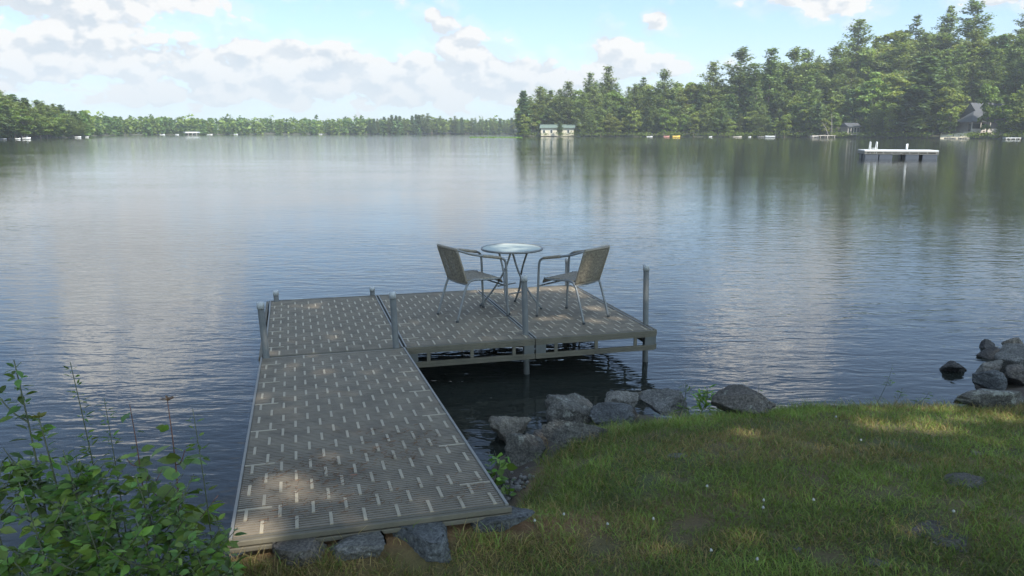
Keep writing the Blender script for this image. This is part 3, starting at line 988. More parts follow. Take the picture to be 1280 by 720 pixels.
# weeds along the water
WD = [(614, 562, 612, 4.75, 'leafy_weed', 'bright leafy weed at the gangway edge by the dark craggy boulder', dict(nleaf=34, size=.085, width=1.1, side=6, spread=.14, col=(.10, .19, .04))),
      (627, 585, 632, 4.5, 'leafy_weed', 'small leafy weed by the gravel at the gangway edge', dict(nleaf=14, size=.05, width=1.1, side=3, spread=.08, col=(.10, .19, .04))),
      (853, 476, 852, 5.9, 'wild_weed', 'wispy pale weed between the blue grey and brown boulders', dict(nleaf=26, size=.06, width=.3, side=3, spread=.12)),
      (880, 484, 878, 5.75, 'wild_weed', 'bushy bright weed beside the wide brown boulder', dict(nleaf=60, size=.10, width=.35, side=6, spread=.12, col=(.11, .2, .04), up=.9)),
      (924, 468, 926, 5.8, 'wild_weed', 'thin upright weed behind the wide brown boulder', dict(nleaf=14, size=.05, width=.35, side=0, stem_r=.002)),
      (944, 478, 942, 5.8, 'wild_weed', 'short weed growing over the brown boulder', dict(nleaf=14, size=.045, width=.4, side=1, stem_r=.002)),
      (1111, 454, 1101, 5.9, 'wild_weed', 'tall thin weed standing alone midway along the lawn edge', dict(nleaf=22, size=.05, width=.35, side=3, spread=.10, stem_r=.0022)),
      (1122, 484, 1126, 5.8, 'wild_weed', 'low weed just beyond the tall thin one', dict(nleaf=16, size=.05, width=.35, side=3, spread=.08, stem_r=.002)),
      (1156, 488, 1154, 5.7, 'wild_weed', 'short grassy weed near the flat grey rock', dict(nleaf=16, size=.06, width=.3, side=1, spread=.08, stem_r=.002))]
for a, b, c_, dpt, nm, lab, kw in WD:
    base, tp = plant_at(a, b, c_, dpt)
    leafy_plant(nm, base, tp, lab, 'plant', g, **kw)
# reed-like plant at the right, behind the rock pile
base = (5.12, 7.5, .2)
leafy_plant('iris_clump', base, (5.02, 7.4, .86), 'drooping narrow leaved plant at the picture edge above the rock pile', 'plant', g, nleaf=40, size=.19, width=.14, side=5, spread=.3, stem_r=.004, up=.3, lo=.4)

# white clover heads
fl = empty('clover_flower')
MB().tube([(0, 0, 0), (.004, .002, .05)], .0012, 5).build('stem', M['stem'], fl, True)
cv, cf = ico(2)
cm = MB()
cm.add(cv * (1 + .15 * np.sin(cv * 9).sum(1, keepdims=True)) * .0065 + [.004, .002, .05], cf)
cm.build('flower_head', simple('clover_white', (.30, .295, .25), .8), fl, True)
spots = [(758, 667), (705, 655), (955, 637), (1016, 636), (952, 646), (1190, 652), (884, 619), (947, 712), (888, 700), (815, 660), (1075, 560), (1045, 530), (798, 527), (668, 662)]
for i, (a, b) in enumerate(spots):
    o = fl if i == 0 else copy_tree(fl)
    P = on_ground(a, b)
    o.location = (P[0], P[1], gz(P[0], P[1]))
    o.rotation_euler = (0, 0, i * 1.3)
    tag(o, 'tiny white clover head standing in the lawn grass', 'flower', 'white clover heads scattered in the lawn')

# ------------------------------------------------------------------ far land
DS_PX = [640, 652, 760, 900, 1000, 1100, 1200, 1300, 1500]
DS_D = [372, 366, 345, 325, 310, 285, 255, 232, 210]
HM = [3, 4, 6, 9, 13, 20, 25, 26, 26]


def shore_dist(px):
    return np.interp(px, DS_PX, DS_D)


def right_z(px, D):
    s = np.clip((D - shore_dist(px)) / 95, 0, 1)
    return np.where(D < shore_dist(px), -1, .5 + np.interp(px, DS_PX, HM) * (s * s * (3 - 2 * s)))


def strip(name, pxs, d0, depth, zf, colr):
    pr = np.linspace(0, 1, 14)
    V = []
    for px in pxs:
        for s in pr:
            D = d0(px) + depth * s - 2
            z = zf(px, D) if s > 0 else -1.0
            V.append(((px - 640) / F * D, D, float(z)))
    k = len(pr)
    f = [(i * k + j, (i + 1) * k + j, (i + 1) * k + j + 1, i * k + j + 1) for i in range(len(pxs) - 1) for j in range(k - 1)]
    me = fast_mesh(name, V, f, np.tile(colr, (len(V), 1)))
    return kind(link(name, me, M['far_soil'], smooth=True), 'structure')


M['far_soil'] = simple('forest_floor', (.045, .048, .026), .95, 0, .4, .3)
strip('hill', np.linspace(643, 1500, 60), shore_dist, 150, right_z, (.1, .1, .1))
LX, LD = [-400, -200, 0, 60, 118, 124, 200, 300, 470, 560, 640, 720], [190, 205, 225, 255, 310, 420, 500, 560, 620, 655, 670, 690]
left_d = lambda px: np.interp(px, LX, LD)
left_z = lambda px, D: np.where(D < left_d(px), -1, .25 + 3.0 * np.clip((D - left_d(px)) / 80, 0, 1))
strip('far_shore', np.linspace(-400, 720, 80), left_d, 160, left_z, (.1, .1, .1))

# ------------------------------------------------------------------ trees
DIA = np.array([(-.5, 0, 0), (0, -.34, .05), (.55, 0, -.03), (0, .34, .05)])


def clumps(P, S, g, tilt_hi, tint):
    n = len(P)
    Xv, Yv, Zv = rot_frames(n, 0, tilt_hi, g)
    V = P[:, None] + S[:, None, None] * (DIA[None, :, 0:1] * Xv[:, None] + DIA[None, :, 1:2] * Yv[:, None] + DIA[None, :, 2:3] * Zv[:, None])
    Fq = (np.arange(4)[None] + np.arange(n)[:, None] * 4)
    return V.reshape(-1, 3), Fq, np.repeat(tint, 4, 0)


def pine_mesh(seed, H=22., R=4.6, dense=1.0, lo=.16, leaf=.66):
    g = np.random.default_rng(seed)
    P, S = [], []
    z = lo * H
    limbs = []
    lean = g.normal(0, .012, 2)
    while z < H * .985:
        t = (z - lo * H) / (H * (1 - lo))
        prof = (1 - t) ** .75 * (.55 + .6 * min(1, t * 3.0))
        nb = int(g.integers(4, 7))
        a0 = g.uniform(0, 6.28)
        for b in range(nb):
            if g.random() < .16:
                continue
            a = a0 + b * 2 * PI / nb + g.normal(0, .25)
            ln = R * prof * g.uniform(.35, 1.25) + .35
            rise = g.uniform(.02, .28) + .5 * t
            m = max(3, int(ln * 2.6 * dense))
            s = np.linspace(.22, 1, m)
            px = np.stack([np.cos(a) * ln * s, np.sin(a) * ln * s, z + ln * rise * s ** 1.6 - .0 * s], 1)
            limbs.append((px[0] * [0, 0, 1], px[-1]))
            for q in px:
                k = int(8 * dense + 1)
                P.append(q + g.normal(0, 1, (k, 3)) * [.45, .45, .22] * (.6 + .14 * ln))
                S.append(g.uniform(.6, 1.35, k) * leaf)
        z += H * g.uniform(.028, .05)
    k = 14
    P.append(np.array([0, 0, H * .97]) + g.normal(0, 1, (k, 3)) * [.25, .25, .5])
    S.append(g.uniform(.5, .9, k) * leaf * .8)
    P, S = np.concatenate(P), np.concatenate(S)
    P[:, :2] += P[:, 2:3] * lean
    tint = g.uniform(.6, 1.45, (len(P), 1)) * np.ones(3) * np.array([1, 1, 1]) + g.normal(0, .04, (len(P), 3))
    crown = fast_mesh('crown', *clumps(P, S, g, .75, np.clip(tint, .3, 2)))
    tr = MB().tube([(0, 0, -1.5), (lean[0] * H * .5, lean[1] * H * .5, H * .5), (lean[0] * H, lean[1] * H, H * .96)], [.30, .2, .04], 7)
    for a, b in limbs[:: 3]:
        aa = a + [lean[0] * a[2], lean[1] * a[2], 0]
        tr.tube([aa, b + [lean[0] * b[2], lean[1] * b[2], 0]], [.06, .02], 4)
    return crown, tr


def spruce_mesh(seed, H=16., R=3.0):
    return pine_mesh(seed, H, R, 1.25, .03, .8)


def broad_mesh(seed, H=15., R=4.2, leaf=.62, nl=30, per=190):
    g = np.random.default_rng(seed)
    P, S, lob = [], [], []
    for i in range(nl):
        u = g.normal(0, 1, 3)
        u /= np.linalg.norm(u)
        rr = g.uniform(.35, .95)
        c = np.array([u[0] * R * .72 * rr, u[1] * R * .72 * rr, H * .50 + u[2] * H * .42 * rr])
        r = R * g.uniform(.24, .42)
        lob.append((c, r))
        d = g.normal(0, 1, (per, 3))
        d /= np.linalg.norm(d, axis=1)[:, None]
        d[:, 2] = np.where(d[:, 2] < -.3, -d[:, 2] * .6, d[:, 2])
        P.append(c + d * r * g.uniform(.55, 1.08, (per, 1)) * [1, 1, .8])
        S.append(g.uniform(.6, 1.4, per) * leaf)
    P, S = np.concatenate(P), np.concatenate(S)
    lobt = np.repeat(g.uniform(.78, 1.22, nl), per)
    tint = (lobt * g.uniform(.7, 1.35, len(P)))[:, None] * np.ones(3) + g.normal(0, .04, (len(P), 3))
    crown = fast_mesh('crown', *clumps(P, S, g, 1.25, np.clip(tint, .3, 2)))
    tr = MB().tube([(0, 0, -1.5), (g.normal(0, .2), g.normal(0, .2), H * .3), (g.normal(0, .4), g.normal(0, .4), H * .75)], [.26, .18, .05], 7, 3)
    for c, r in lob[::2]:
        tr.tube([(0, 0, H * g.uniform(.18, .35)), (c[0] * .5, c[1] * .5, c[2] * .75), c], [.1, .06, .02], 5)
    return crown, tr


PROTO = {'pine': [], 'spruce': [], 'broad': []}
for i in range(6):
    H = 22.
    PROTO['pine'].append((H, *pine_mesh(200 + i, H, (5.4, 6.3, 4.6, 5.9, 6.8, 5.0)[i], 1.0, (.06, .12, .05, .14, .08, .04)[i])))
for i in range(3):
    PROTO['spruce'].append((16., *spruce_mesh(300 + i, 16., (2.9, 3.4, 2.5)[i])))
for i in range(6):
    PROTO['broad'].append((15., *broad_mesh(400 + i, 15., (4.2, 4.8, 3.6, 4.4, 5.0, 3.9)[i])))
NAME = {'pine': 'pine_tree', 'spruce': 'spruce_tree', 'broad': 'broadleaf_tree'}
TRUNKS = {}
gt = np.random.default_rng(55)


def tree(kd, x, y, z, H, label, group=None, wide=1.0, which=None):
    i = int(gt.integers(len(PROTO[kd]))) if which is None else which
    H0, crown, tr = PROTO[kd][i]
    e = empty(NAME[kd], (x, y, z), gt.uniform(0, 6.28))
    s = H / H0
    w = s * wide * gt.uniform(.92, 1.12)
    e.scale = (w, w, s)
    tag(e, label, 'tree', group)
    if (kd, i) not in TRUNKS:
        t = tr.build('trunk', M['bark'], e, True)
        crown.materials.append(M[kd])
        TRUNKS[(kd, i)] = t.data
    else:
        t = bpy.data.objects.new('trunk', TRUNKS[(kd, i)])
        C.objects.link(t)
        t.parent = e
    c = bpy.data.objects.new('crown', crown)
    C.objects.link(c)
    c.parent = e
    return e


SIL_X = [640, 650, 660, 700, 740, 790, 830, 860, 890, 930, 970, 1010, 1050, 1090, 1130, 1170, 1200, 1230, 1260, 1300]
SIL_Y = [145, 123, 117, 111, 105, 101, 98, 96, 94, 88, 79, 73, 61, 43, 39, 37, 37, 45, 31, 25]


def tree_px(kd, px, topy, D, label, group=None, wide=1.0, which=None, zf=right_z):
    z = float(zf(px, D)) - .2
    H = CAM_Z + (HZ - topy) / F * D - z
    return tree(kd, (px - 640) / F * D, D, z, max(H, 3), label, group, wide, which)


SILH = [(654, 117, 5, 'spruce', 'narrow conifer standing at the very tip of the wooded point'), (674, 111, 16, 'pine', 'broad pine directly behind the cream cottage'),
        (688, 114, 22, 'pine', 'soft topped pine just behind the cream cottage roof'), (708, 105, 18, 'pine', 'full pine rising beside the cream cottage'),
        (736, 93, 40, 'pine', 'dark pine whose top stands clear behind the cottage pines'), (757, 85, 34, 'pine', 'tallest ragged pine on the tip of the wooded point'),
        (770, 106, 26, 'broad', 'rounded tree at the foot of the tallest ragged pine'), (800, 100, 30, 'pine', 'dark pine midway between the cottage and the yellow boat'),
        (825, 90, 18, 'pine', 'large full pine above the yellow boat'), (856, 96, 28, 'broad', 'pale round topped tree beyond the yellow boat'),
        (884, 82, 26, 'pine', 'slender pine between the yellow boat and the tall twin pines'), (916, 64, 28, 'pine', 'first of the two tall pines above the moored boats'),
        (936, 82, 30, 'pine', 'shorter pine standing between the tall twin pines'), (952, 64, 20, 'pine', 'second of the two tall pines, fuller, above the moored boats'),
        (980, 64, 30, 'pine', 'full pine with bushy top next to the tall twin pines'), (996, 66, 36, 'pine', 'thin pine close beside the bushy topped pine'),
        (1030, 64, 34, 'pine', 'wide pine above the long grey dock'), (1056, 33, 62, 'pine', 'high narrow pine standing clear on the ridge above the grey cabin'),
        (1097, 38, 70, 'broad', 'round crowned tree on the ridge beside the high narrow pine'), (1126, 28, 72, 'pine', 'flat topped pine on the ridge above the swimming raft'),
        (1163, 18, 74, 'pine', 'small headed pine on the ridge next to the highest pine'), (1193, 10, 72, 'pine', 'highest pine of the whole ridge with wide layered limbs'),
        (1228, 44, 70, 'broad', 'dull green tree in the dip of the ridge above the wooden house'), (1260, 16, 66, 'pine', 'dark bushy pine on the ridge above the gable end of the wooden house'),
        (1144, 76, 8, 'spruce', 'big dark spruce at the water behind the swimming raft'), (1174, 104, 12, 'broad', 'olive tree with rounded crown at the little sandy beach'),
        (1222, 98, 5, 'broad', 'yellow green tree standing in front of the wooden house'), (1243, 128, 6, 'broad', 'leafy tree hiding the middle of the wooden house, beside the yellow green one'), (1264, 134, 4, 'broad', 'low bushy tree at the shore under the gable end'),
        (1110, 80, 22, 'broad', 'broad bright tree above the swimming raft'), (1078, 84, 16, 'broad', 'bright green tree over the small grey cabin'),
        (1002, 98, 8, 'pine', 'feathery shore pine over the leaning trunk'), (699, 152, 2, 'spruce', 'small dark bush like conifer in front of the cream cottage'),
        (655, 155, 2, 'broad', 'small yellow green shrub at the tip of the point beside the cottage')]
for px, ty, dd, kd, lab in SILH:
    wide = {'pine': 1.1, 'spruce': 1.2, 'broad': 1.15}[kd]
    D = float(shore_dist(px)) + dd
    if ty > 130:
        wide = 1.5 if px > 1000 else 1.1
    if px in (1144,):
        wide = 1.5
    if px in (1222,):
        wide = .85
    tree_px(kd, px, ty, D, lab, None, wide)
ZN = [(640, 730, 'around the cream cottage'), (730, 830, 'from cream cottage to yellow boat'), (830, 930, 'from yellow boat to moored white boats'),
      (930, 1040, 'by the moored white boats and long dock'), (1040, 1130, 'around the small grey cabin'), (1130, 1195, 'behind the swimming raft'), (1195, 1400, 'around the wooden house')]
ADJ = {'pine': 'feathery pine', 'spruce': 'dense spruce', 'broad': 'leafy broad crowned tree'}


SHORT = {'pine': 'feathery pine', 'spruce': 'dense spruce', 'broad': 'broad crowned tree'}


def zone(px):
    return next(z for a, b, z in ZN if a <= px < b)


HOUSES = [(670, 722, 12), (1046, 1072, 8), (1190, 1250, 22)]
for row, (step, dd, hlo, hhi) in enumerate(((11, (2, 8), 7, 15), (11.5, (12, 24), 12, 20), (13, (28, 44), 16, 23), (14, (48, 66), 16, 23), (14, (72, 95), 16, 22))):
    px = 650 + gt.uniform(0, 8)
    while px < 1310:
        D = float(shore_dist(px)) + gt.uniform(*dd)
        kd = gt.choice(['pine', 'broad', 'spruce'], p=[.30, .58, .12] if row < 2 else [.38, .57, .05])
        z = float(right_z(px, D))
        H = gt.uniform(hlo, hhi) * (1.08 if kd == 'pine' else .9)
        top = HZ - (z + H - CAM_Z) / D * F
        lim = float(np.interp(px, SIL_X, SIL_Y)) + gt.uniform(-2, 8)
        if row >= 3 and gt.random() < .75:
            lim += gt.uniform(0, 9)
        if top < lim or row >= 3:
            H = CAM_Z + (HZ - lim) / F * D - z
        clear = any(a - 6 < px < b + 6 and D - float(shore_dist(px)) < m_ for a, b, m_ in HOUSES)
        if not clear and H > 4:
            where = ('at the water' if row == 0 else 'in the second rank' if row == 1 else 'in the back ranks')
            grp = f"{ADJ[kd]}s {where} of the wooded shore {zone(px)}"
            tree(kd, (px - 640) / F * D, D, z - .2, H, f"{SHORT[kd]} {where}, {zone(px)}", grp)
        px += step * gt.uniform(.7, 1.35)

# left headland: tops fall from 118 to 150
px = -14.
k = 0
while px < 122:
    for row in range(3):
        q = px + gt.uniform(-3, 3)
        D = float(left_d(q)) + (3, 12, 24)[row] + gt.uniform(0, 6)
        ty = np.interp(q, [-20, 0, 30, 60, 90, 112, 122], [106, 109, 121, 127, 133, 140, 153]) + (12, 5, 0)[row] + gt.uniform(-2, 5)
        kd = gt.choice(['pine', 'broad', 'spruce'], p=[.6, .3, .1])
        grp = f"{ADJ[kd]}s on the far-left headland"
        tree_px(kd, q, ty, D, f"{ADJ[kd]} on the far-left headland, {('at its waterline', 'in its middle rank', 'on its skyline')[row]}", grp + (' waterline', ' middle', ' skyline')[row], 1.35, None, left_z)
    px += gt.uniform(5, 7.5)
# conifers of the far middle peninsula
px = 466.
while px < 646:
    D = float(left_d(px)) + gt.uniform(2, 10)
    ty = np.interp(px, [466, 490, 530, 560, 600, 646], [150, 147, 144, 146, 149, 150]) + gt.uniform(-2.5, 4)
    kd = gt.choice(['pine', 'spruce', 'broad'], p=[.5, .3, .2])
    tree_px(kd, px, ty, D, f"distant {ADJ[kd]} on the low far shore left of the wooded point", f"distant {ADJ[kd]}s on the low far shore", 1.1, None, left_z)
    px += gt.uniform(3.6, 5.6)

# the far wood between headland and peninsula, read as one mass
g = np.random.default_rng(91)
P, S, T = [], [], []
for i in range(760):
    q = g.uniform(112, 720)
    D = float(left_d(q)) + g.uniform(.5, 60)
    H = g.uniform(6.5, 10.5) * np.interp(q, [112, 240, 470, 720], [.95, 1.0, 1.1, 1.15]) * (1.25 if g.random() < .06 else 1)
    z0 = float(left_z(q, D))
    R = H * g.uniform(.22, .34)
    con = g.random() < .5
    k = 50
    u = g.random(k) ** .9
    rr = R * (np.sqrt(1 - u) if con else np.sqrt(np.maximum(0, 1 - (2 * u - 1) ** 2)) * 1.1 + .1) * np.sqrt(g.random(k))
    a = g.uniform(0, 2 * PI, k)
    c0 = np.array([(q - 640) / F * D, D, z0])
    P.append(c0 + np.stack([rr * np.cos(a), rr * np.sin(a), H * (-.04 + 1.0 * u)], 1))
    S.append(g.uniform(1.5, 3.0, k))
    base = np.array([.7, .85, .9]) if con else np.array([1.1, 1.1, .95])
    T.append(base * g.uniform(.75, 1.2) * g.uniform(.7, 1.3, (k, 1)))
V, Fq, TT = clumps(np.concatenate(P), np.concatenate(S), g, 1.1, np.concatenate(T))
kind(link('far_forest', fast_mesh('far_forest', V, Fq, TT), M['broad']), 'stuff')

# shore brush under the trees on the right
P, S, T = [], [], []
for i in range(420):
    q = g.uniform(646, 1310)
    if any(a < q < b for a, b in ((672, 696), (704, 720), (1168, 1200), (1010, 1034))) and g.random() < .8:
        continue
    D = float(shore_dist(q)) + g.uniform(.0, 4)
    k = 26
    c0 = np.array([(q - 640) / F * D, D, float(right_z(q, D + .5))])
    P.append(c0 + g.normal(0, 1, (k, 3)) * [1.0, .7, .45] + [0, 0, .7])
    S.append(g.uniform(.3, .7, k))
    T.append(np.array([.5, .55, .45]) * g.uniform(.5, 1.4) * g.uniform(.7, 1.3, (k, 1)))  # tint darkened: the shade under the trees is put into the colour
V, Fq, TT = clumps(np.concatenate(P), np.concatenate(S), g, 1.2, np.concatenate(T))
kind(link('shore_undergrowth', fast_mesh('shore_undergrowth', V, Fq, TT), M['broad']), 'stuff')
# lily and reed streak off the point
P, S = [], []
for i in range(900):
    q, b = g.uniform(588, 652), g.normal(171.6, .25)
    D = CAM_Z * F / (b - HZ)
    P.append(((q - 640) / F * D, D, .06))
    S.append(g.uniform(.5, 1.1))
V, Fq, TT = clumps(np.array(P), np.array(S), g, .5, np.tile([.9, 1.1, .8], (len(P), 1)))
kind(link('water_weeds', fast_mesh('water_weeds', V, Fq, TT), M['broad']), 'stuff')

# leaning bare trunk and pale trunks at the shore
for (a, b, c_, d_, lab) in ((1020, 152, 1030, 170, 'pale bare trunk leaning over the water by the long dock'), (1031, 140, 1033, 168, 'pale upright bare trunk beside the leaning one')):
    D = float(shore_dist(c_)) + 1
    z0 = .3
    tr = empty('bare_tree', ((c_ - 640) / F * D, D, z0))
    tag(tr, lab, 'tree')
    tx = (a - c_) / F * D
    h = (d_ - b) / F * D
    MB().tube([(0, 0, -.5), (tx * .5, .3, h * .55), (tx, .4, h)], [.16, .13, .05], 7, 3).build('trunk', M['pale_bark'] if 'pale_bark' in M else M.setdefault('pale_bark', simple('pale_bark', (.16, .14, .115), .9, 0, .3, 3)), tr, True)
    MB().tube([(tx * .7, .35, h * .75), (tx * .7 + .8, .2, h * .95)], [.07, .03], 5).build('limb', M['pale_bark'], tr, True)

# ------------------------------------------------------------------ cottage, cabin, house
M['cream'] = simple('cream_wall', (.40, .36, .27), .8, 0, .08, .6)
M['green_roof'] = simple('green_grey_roof', (.085, .115, .095), .7, 0, .15, 1)
M['grey_wall'] = simple('grey_brown_siding', (.16, .14, .12), .85, 0, .2, 1)
M['grey_roof'] = simple('grey_shingle', (.045, .047, .05), .8, 0, .15, 1)
M['dark_glass'] = simple('dark_window', (.02, .024, .028), .1)
M['wood'] = simple('silvered_wood', (.36, .32, .27), .8, 0, .2, 1)


def at(px, dd, right=True):
    D = float(shore_dist(px)) + dd if right else float(left_d(px)) + dd
    return (px - 640) / F * D, D


# cream cottage
x, y = at(695.5, 6)
h = tag(empty('cottage', (x, y, .6), math.radians(-6)), 'long low cream cottage with green grey roof at the tip of the wooded point', 'house')
w2 = 7.3
wall = MB().box(-w2, w2, 0, 7, -.3, 3.3).build('wall', M['cream'], h)
rf = MB()
rf.add([(-w2 - .6, -.7, 3.25), (w2 + .6, -.7, 3.25), (w2 + .6, 3.5, 4.7), (-w2 - .6, 3.5, 4.7), (-w2 - .6, 7.7, 3.25), (w2 + .6, 7.7, 3.25), (-w2 - .6, -.7, 3.05), (w2 + .6, -.7, 3.05), (w2 + .6, 7.7, 3.05), (-w2 - .6, 7.7, 3.05)],
       [(0, 1, 2, 3), (3, 2, 5, 4), (0, 6, 7, 1), (4, 5, 8, 9), (0, 3, 4, 9, 6), (1, 7, 8, 5, 2), (6, 9, 8, 7)])
rf.build('roof', M['green_roof'], h)
for xx in (-5.9, -2.6, 4.9):
    wn = MB().box(xx - .45, xx + .45, -.06, -.004, 1.0, 2.3).build('window', M['dark_glass'], h)
    fr = MB()
    for b in ((xx - .56, xx - .46, .9, 2.4), (xx + .46, xx + .56, .9, 2.4), (xx - .455, xx + .455, 2.31, 2.4), (xx - .455, xx + .455, .9, .99)):
        fr.box(b[0], b[1], -.1, -.003, b[2], b[3])
    fr.build('window_frame', M['white'], wn)
# small cabin
x, y = at(1059, 6)
h = tag(empty('cabin', (x, y, 1.3), math.radians(14)), 'small grey cabin with a glazed front among the trees by the long dock', 'house')
MB().box(-2.6, 2.6, 0, 4, 0, 2.7).build('wall', M['grey_wall'], h)
rf = MB()
rf.add([(-3, -.7, 2.7), (3, -.7, 2.7), (3, 2, 4.1), (-3, 2, 4.1), (-3, 4.6, 2.7), (3, 4.6, 2.7)], [(0, 1, 2, 3), (3, 2, 5, 4), (0, 3, 4), (1, 5, 2), (0, 4, 5, 1)])
rf.build('roof', M['grey_roof'], h)
for k in range(4):
    xx = -1.8 + 1.2 * k
    wn = MB().box(xx - .42, xx + .42, -.06, -.004, .6, 2.3).build('window', M['dark_glass'], h)
    MB().box(xx - .54, xx - .43, -.1, -.003, .5, 2.4).box(xx + .43, xx + .54, -.1, -.003, .5, 2.4).box(xx - .425, xx + .425, -.1, -.003, 2.31, 2.4).build('window_frame', M['wood'], wn)
MB().box(-2.8, 2.8, -1.6, -.02, -.25, -.05).build('porch_deck', M['wood'], h)
# wooden house on the right, on a stone bank, with porch, deck and stair
x, y = at(1216, 10)
h = tag(empty('lake_house', (x, y, 2.3), math.radians(10)), 'brown wooden lake house with grey roof, porch and deck stair half hidden by a tree', 'house')
MB().box(-3.6, 4.2, 1.8, 9, -2.0, 4.2).build('wall', M['grey_wall'], h)
rf = MB()
rf.add([(-5.2, -1.6, 3.1), (2.2, -1.6, 3.1), (1.0, 2.4, 6.4), (-1.6, 2.4, 6.4), (-5.2, 6, 3.1), (2.2, 6, 3.1), (-5.2, -1.6, 2.9), (2.2, -1.6, 2.9), (2.2, 6, 2.9), (-5.2, 6, 2.9)],
       [(0, 1, 2, 3), (3, 2, 5, 4), (0, 3, 4, 9, 6), (1, 7, 8, 5, 2), (0, 6, 7, 1), (4, 5, 8, 9), (6, 9, 8, 7)])
rf.build('porch_roof', M['grey_roof'], h)
rf = MB()
rf.add([(1.2, 3.0, 4.4), (14.0, 3.0, 4.4), (13.6, 7.5, 9.2), (1.0, 7.5, 9.2), (1.2, 12, 4.4), (14.0, 12, 4.4), (1.2, 3, 4.2), (14, 3, 4.2), (14, 12, 4.2), (1.2, 12, 4.2)],
       [(0, 1, 2, 3), (3, 2, 5, 4), (0, 3, 4, 9, 6), (1, 7, 8, 5, 2), (0, 6, 7, 1), (4, 5, 8, 9), (6, 9, 8, 7)])
rf.build('main_roof', M['grey_roof'], h)
MB().box(4.25, 13.4, 3.6, 11.5, -1.6, 4.4).build('side_wall', M['grey_wall'], h)
MB().box(-5.0, 4.4, -1.5, 1.75, -.4, -.15).build('deck', M['wood'], h)
MB().box(-5.0, 4.4, -1.5, -1.42, -.14, .85).build('deck_railing', M['wood'], h)
for xx in (-4.8, -1.6, 1.8, 4.2):
    MB().box(xx - .12, xx + .12, -1.41, -1.2, -3.0, 2.9 if xx < 2 else .9).build('porch_post', M['wood'], h)
MB().box(-3.4, 3.6, 1.74, 1.79, .1, 2.4).build('window', M['dark_glass'], h)
s = MB()
for k in range(10):
    s.box(.6 + k * .34 - .0, .6 + k * .34 + .34, -2.9, -1.6, -.45 - k * .24, -.39 - k * .24)
s.add([(.5, -2.92, -.3), (4.2, -2.92, -2.9), (4.2, -2.92, -2.5), (.5, -2.92, .1)], [(0, 1, 2, 3)])
s.add([(.5, -2.97, -.3), (4.2, -2.97, -2.9), (4.2, -2.97, -2.5), (.5, -2.97, .1)], [(3, 2, 1, 0)])
s.build('stair', M['wood'], h)
# little beach of sand and stones
P = []
me = MB()
for q in np.linspace(1166, 1202, 12):
    for s_ in np.linspace(0, 1, 4):
        D = float(shore_dist(q)) - 1.5 + 7 * s_
        P.append(((q - 640) / F * D, D, -.1 + 1.9 * s_ + (right_z(q, D) > 0) * .0))
me.add(P, [(i * 4 + j, (i + 1) * 4 + j, (i + 1) * 4 + j + 1, i * 4 + j + 1) for i in range(11) for j in range(3)])
kind(me.build('sand_beach', simple('pale_sand', (.42, .36, .24), .9, 0, .15, 1)), 'structure')
bs = ico(2)
for k in range(9):
    q = 1172 + k * 3.3 + gt.uniform(-1, 1)
    D = float(shore_dist(q)) - 1.2
    m_ = MB().add(bs[0] * (1 + (fbm(bs[0] * 2 + k, k, 3)[:, None] - .5) * .5) * [gt.uniform(.35, .6), .4, gt.uniform(.25, .4)], bs[1])
    o = m_.build('beach_stone', RK['pale'], None, True)
    o.location = ((q - 640) / F * D, D, .1)
    tag(o, 'pale round stone at the foot of the little sandy beach', 'rock', 'pale stones lining the little beach')

# ------------------------------------------------------------------ boats, docks across the water
def hull(l, b, hgt, sheer=.15):
    m_ = MB()
    ts = np.linspace(0, 1, 11)
    rows = []
    for t_ in ts:
        w = b / 2 * (1 - max(0, (t_ - .45) / .55) ** 2.2) * (1 if t_ > .05 else .85)
        zt = hgt + sheer * t_ ** 3
        x_ = (t_ - .5) * l
        rows.append([(x_, -w, zt), (x_, -w * .75, .12), (x_, 0, -.08), (x_, w * .75, .12), (x_, w, zt), (x_, w * .8, zt - .02), (x_, 0, .15), (x_, -w * .8, zt - .02)])
    V = [p_ for r_ in rows for p_ in r_]
    k = 8
    f = [(i * k + j, (i + 1) * k + j, (i + 1) * k + (j + 1) % k, i * k + (j + 1) % k) for i in range(len(ts) - 1) for j in range(k)]
    f += [tuple(range(k))[::-1], tuple((len(ts) - 1) * k + j for j in range(k))]
    return m_.add(V, f)


def boat(px, py, l, col, label, rz=.1, left=False, screen=False, b=1.8, hgt=.7, name='motor_boat', cat='boat'):
    D = (float(left_d(px)) if left else float(shore_dist(px))) - 3
    e = tag(empty(name, ((px - 640) / F * D, D, -.02), rz), label, cat)
    l, b, hgt = (l * .42, b * .7, hgt * .5) if left else (l * .7, b * .8, hgt * .7)
    hull(l, b, hgt).build('hull', col, e, True)
    if screen:
        MB().add([(.1 * l, -.6, hgt), (.1 * l, .6, hgt), (.02 * l, .55, hgt + .55), (.02 * l, -.55, hgt + .55), (.115 * l, -.6, hgt), (.115 * l, .6, hgt), (.035 * l, .55, hgt + .55), (.035 * l, -.55, hgt + .55)],
                 [(0, 1, 2, 3), (7, 6, 5, 4), (0, 4, 5, 1), (1, 5, 6, 2), (2, 6, 7, 3), (3, 7, 4, 0)]).build('windscreen', M['dark_glass'], e)
        MB().box(-.49 * l - .3, -.49 * l, -.2, .2, .2, 1.0).build('outboard_motor', M['rubber'], e)
    else:
        for xx in (-.2, .12):
            MB().box(xx * l - .15, xx * l + .15, -b * .36, b * .36, hgt - .16, hgt - .1).build('bench', M['wood'], e)
    return e


